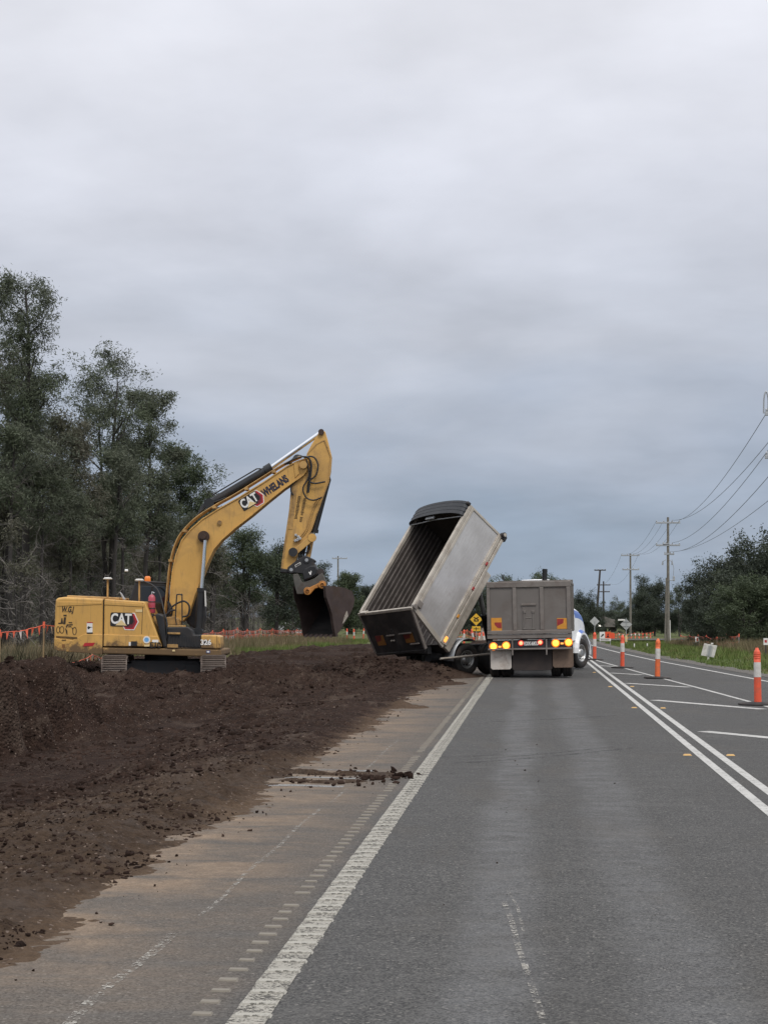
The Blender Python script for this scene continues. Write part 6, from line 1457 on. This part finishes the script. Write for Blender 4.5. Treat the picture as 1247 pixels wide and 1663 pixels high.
for i in range(175):
    Y = tr_.uniform(52, 175); dpt = tr_.random() ** 1.3 * 22 + .5; x = edge_l(Y) - dpt
    if x / Y < -.345: continue
    lim = float(np.interp((864 + 2700 * x / Y), [0, 110, 250, 300, 340, 420, 480], [8.6, 8.2, 7.8, 7.4, 7.0, 6.8, 6.0]))
    z = gz(x, Y); kind = tr_.random()
    if kind < .42: ms_, H0, lab, gp, lf = tr_.choice(wood), 10.0, 'slender dark trunked tree standing in the dense wood at left', 'slender trees of the wood at left', tr_.choice(['leaf_grey', 'leaf_dull'])
    elif kind < .72:
        x -= 3.0; z = gz(x, Y); ms_, H0, lab, gp, lf = tr_.choice(thick), 7.6, 'bushy twiggy tree filling the dense wood at left', 'bushy trees of the wood at left', tr_.choice(['leaf_dull', 'leaf_dark', 'leaf_grey'])
    else: ms_, H0, lab, gp, lf = tr_.choice(sapl), 5.4, 'bare thin sapling at the edge of the wood at left', 'bare saplings at the edge of the wood', 'leaf_dull'; x = edge_l(Y) - tr_.uniform(-.3, 3)
    s_ = min(1.25, lim / H0 * tr_.uniform(.82, 1.05)) if kind < .72 else tr_.uniform(.7, 1.1)
    plant(ms_, (x, Y, z), lf, lab, gp, tr_.random() * 6.28, s_, 'bark_pale' if kind > .5 else 'twig'); cnt += 1
front = [grow(91 + i, 9.0, r=.16, crown=.62, spread=1.1, limbs=11, subs=4, twigs=4, per=40, crad=.38, ln=.18, wd=.018, dead=12, deadlen=2.0, el=(25, 65), droop=.5) for i in range(3)]
for i, (px, Y, s_, lab) in enumerate(((18, 55, .85, 'leaning dark trunk at the left edge behind the bunting'), (68, 58, .74, 'dark trunk rising above the counterweight, left side'), (118, 60, .66, 'straight dark trunk behind the counterweight'), (186, 64, .88, 'dark trunk behind the left antenna post'), (205, 67, .80, 'dark trunk behind the mast of the cab'), (262, 73, .76, 'dark trunk behind the excavator cab'), (312, 80, .72, 'dark trunk just left of the boom'))):
    plant(front[i % 3], at_tree(px, Y), 'leaf_grey', lab, 'front trunks of the wood at left', i * 1.7, s_, 'bark_pale')
# leafy trees right of the road, behind the trailer and along the horizon
broad = [grow(61 + i, 8.0, r=.20, crown=.10, spread=3.2, limbs=30, subs=5, twigs=4, per=42, crad=.75, ln=.26, wd=.05, dead=0, el=(5, 60), droop=.2, forks=2, shape=lambda t: .25 + .9 * math.sin(math.pi * (t * .85 + .12)) ** .8) for i in range(4)]
gum = [grow(71 + i, 9.0, r=.17, crown=.55, spread=3.0, limbs=12, subs=4, twigs=4, per=34, crad=.62, ln=.26, wd=.045, dead=5, el=(30, 65), droop=.2, forks=2, shape=lambda t: .6 + .5 * t) for i in range(2)]
cone = [grow(81, 8.0, r=.16, crown=.08, spread=2.2, limbs=32, subs=5, twigs=4, per=40, crad=.65, ln=.26, wd=.05, dead=0, el=(5, 50), shape=lambda t: 1.1 - .75 * t)]
def bt(kind, px, top, Y, leafm, label, group=None, H0=8.0, i=0, sx=1.0):
    p = at_tree(px, Y); H = th(top, Y, p[2]); g = {'b': broad, 'g': gum, 'c': cone}[kind]; ms = g[i % len(g)]; ms_co = np.empty(len(ms[1].vertices) * 3, np.float32); ms[1].vertices.foreach_get('co', ms_co); s_ = H / float(np.percentile(ms_co[2::3], 99.7))
    return plant(g[i % len(g)], p, leafm, label, group, tr_.random() * 6.28, s_, sx=sx)
bt('b', 1252, 868, 122, 'leaf_dark', 'tallest dark tree at the right picture edge', i=0, sx=1.1)
bt('b', 1205, 888, 128, 'leaf_dark', 'dark tree left of the tallest one at the right', i=1)
bt('g', 1178, 905, 126, 'leaf_grey', 'paler gum tree with thin grey branches in the right hand clump', H0=9)
bt('b', 1155, 922, 134, 'leaf_dark', 'rounded dark tree at the left end of the right hand clump', i=2)
bt('b', 1208, 936, 104, 'leaf_light', 'mid green bushy tree in front of the right hand clump', i=3, sx=1.25)
bt('b', 1245, 950, 106, 'leaf_light', 'mid green bush at the right edge under the tall dark tree', i=1, sx=1.2)
bt('b', 1160, 972, 116, 'leaf_dark', 'low dark bush under the right hand clump, left side', i=0, sx=1.3)
bt('b', 1140, 985, 140, 'leaf_dark', 'low dark bush left of the right hand clump', i=3, sx=1.3)
bt('b', 1062, 937, 240, 'leaf_dark', 'tall dark tree left of the tallest power pole', i=1, sx=.85)
bt('b', 1043, 957, 236, 'leaf_dark', 'rounded dark tree beside the pale power pole', i=2, sx=.95)
bt('g', 1102, 950, 232, 'leaf_grey', 'open crowned gum tree right of the tallest pole', H0=9, i=1, sx=.9)
bt('b', 1120, 985, 240, 'leaf_dark', 'low dark tree between the pole and the right hand clump', i=0, sx=1.2)
bt('b', 1085, 990, 236, 'leaf_dark', 'low dark tree behind the foot of the tallest pole', i=3, sx=1.2)
bt('g', 998, 968, 330, 'leaf_grey', 'far thin gum tree right of the dark poles', H0=9, i=0)
bt('g', 1018, 974, 330, 'leaf_grey', 'far thin gum tree behind the pale pole', H0=9, i=1)
bt('b', 945, 960, 205, 'leaf_dark', 'dark tree directly behind the truck bonnet', i=0)
bt('b', 965, 978, 215, 'leaf_dark', 'dark tree behind the white oncoming truck', i=1)
bt('b', 925, 966, 200, 'leaf_dark', 'dark tree at the right edge of the grey tub', i=2)
bt('b', 884, 931, 190, 'leaf_light', 'rounded tree top showing above the truck beside the exhaust', i=3)
bt('b', 845, 944, 195, 'leaf_light', 'low tree top showing above the truck roof', i=0)
bt('b', 806, 935, 180, 'leaf_light', 'rounded tree above the left corner of the truck', i=1, sx=.8)
bt('b', 770, 952, 175, 'leaf_dark', 'dark tree behind the yellow diamond sign', i=2)
bt('b', 742, 965, 180, 'leaf_dark', 'dark tree beneath the raised tub', i=3)
bt('c', 566, 930, 210, 'leaf_light', 'pointed tree right of the single power pole', i=0)
bt('b', 541, 948, 215, 'leaf_light', 'rounded tree left of the single power pole', i=0, sx=.8)
bt('c', 594, 952, 230, 'leaf_dark', 'dark pointed tree left of the raised tub', i=0, sx=.8)
bt('c', 615, 948, 235, 'leaf_dark', 'dark pointed tree against the tub edge', i=0, sx=.8)
bt('b', 500, 915, 160, 'leaf_dark', 'dark tree behind the quick hitch', i=1, sx=.8)
bt('b', 476, 905, 150, 'leaf_light', 'green tree at the right end of the wood behind the bucket', i=2, sx=.8)
for k_ in range(58):
    px = 455 + k_ * 14 + tr_.uniform(-5, 5); Y = tr_.uniform(255, 330)
    bt('b', px, tr_.uniform(985, 998) if 640 < px < 1130 else tr_.uniform(972, 992), Y, tr_.choice(['leaf_dark', 'leaf_light']), 'low bushy tree in the tree line along the horizon', 'tree line along the horizon', i=k_, sx=1.5)
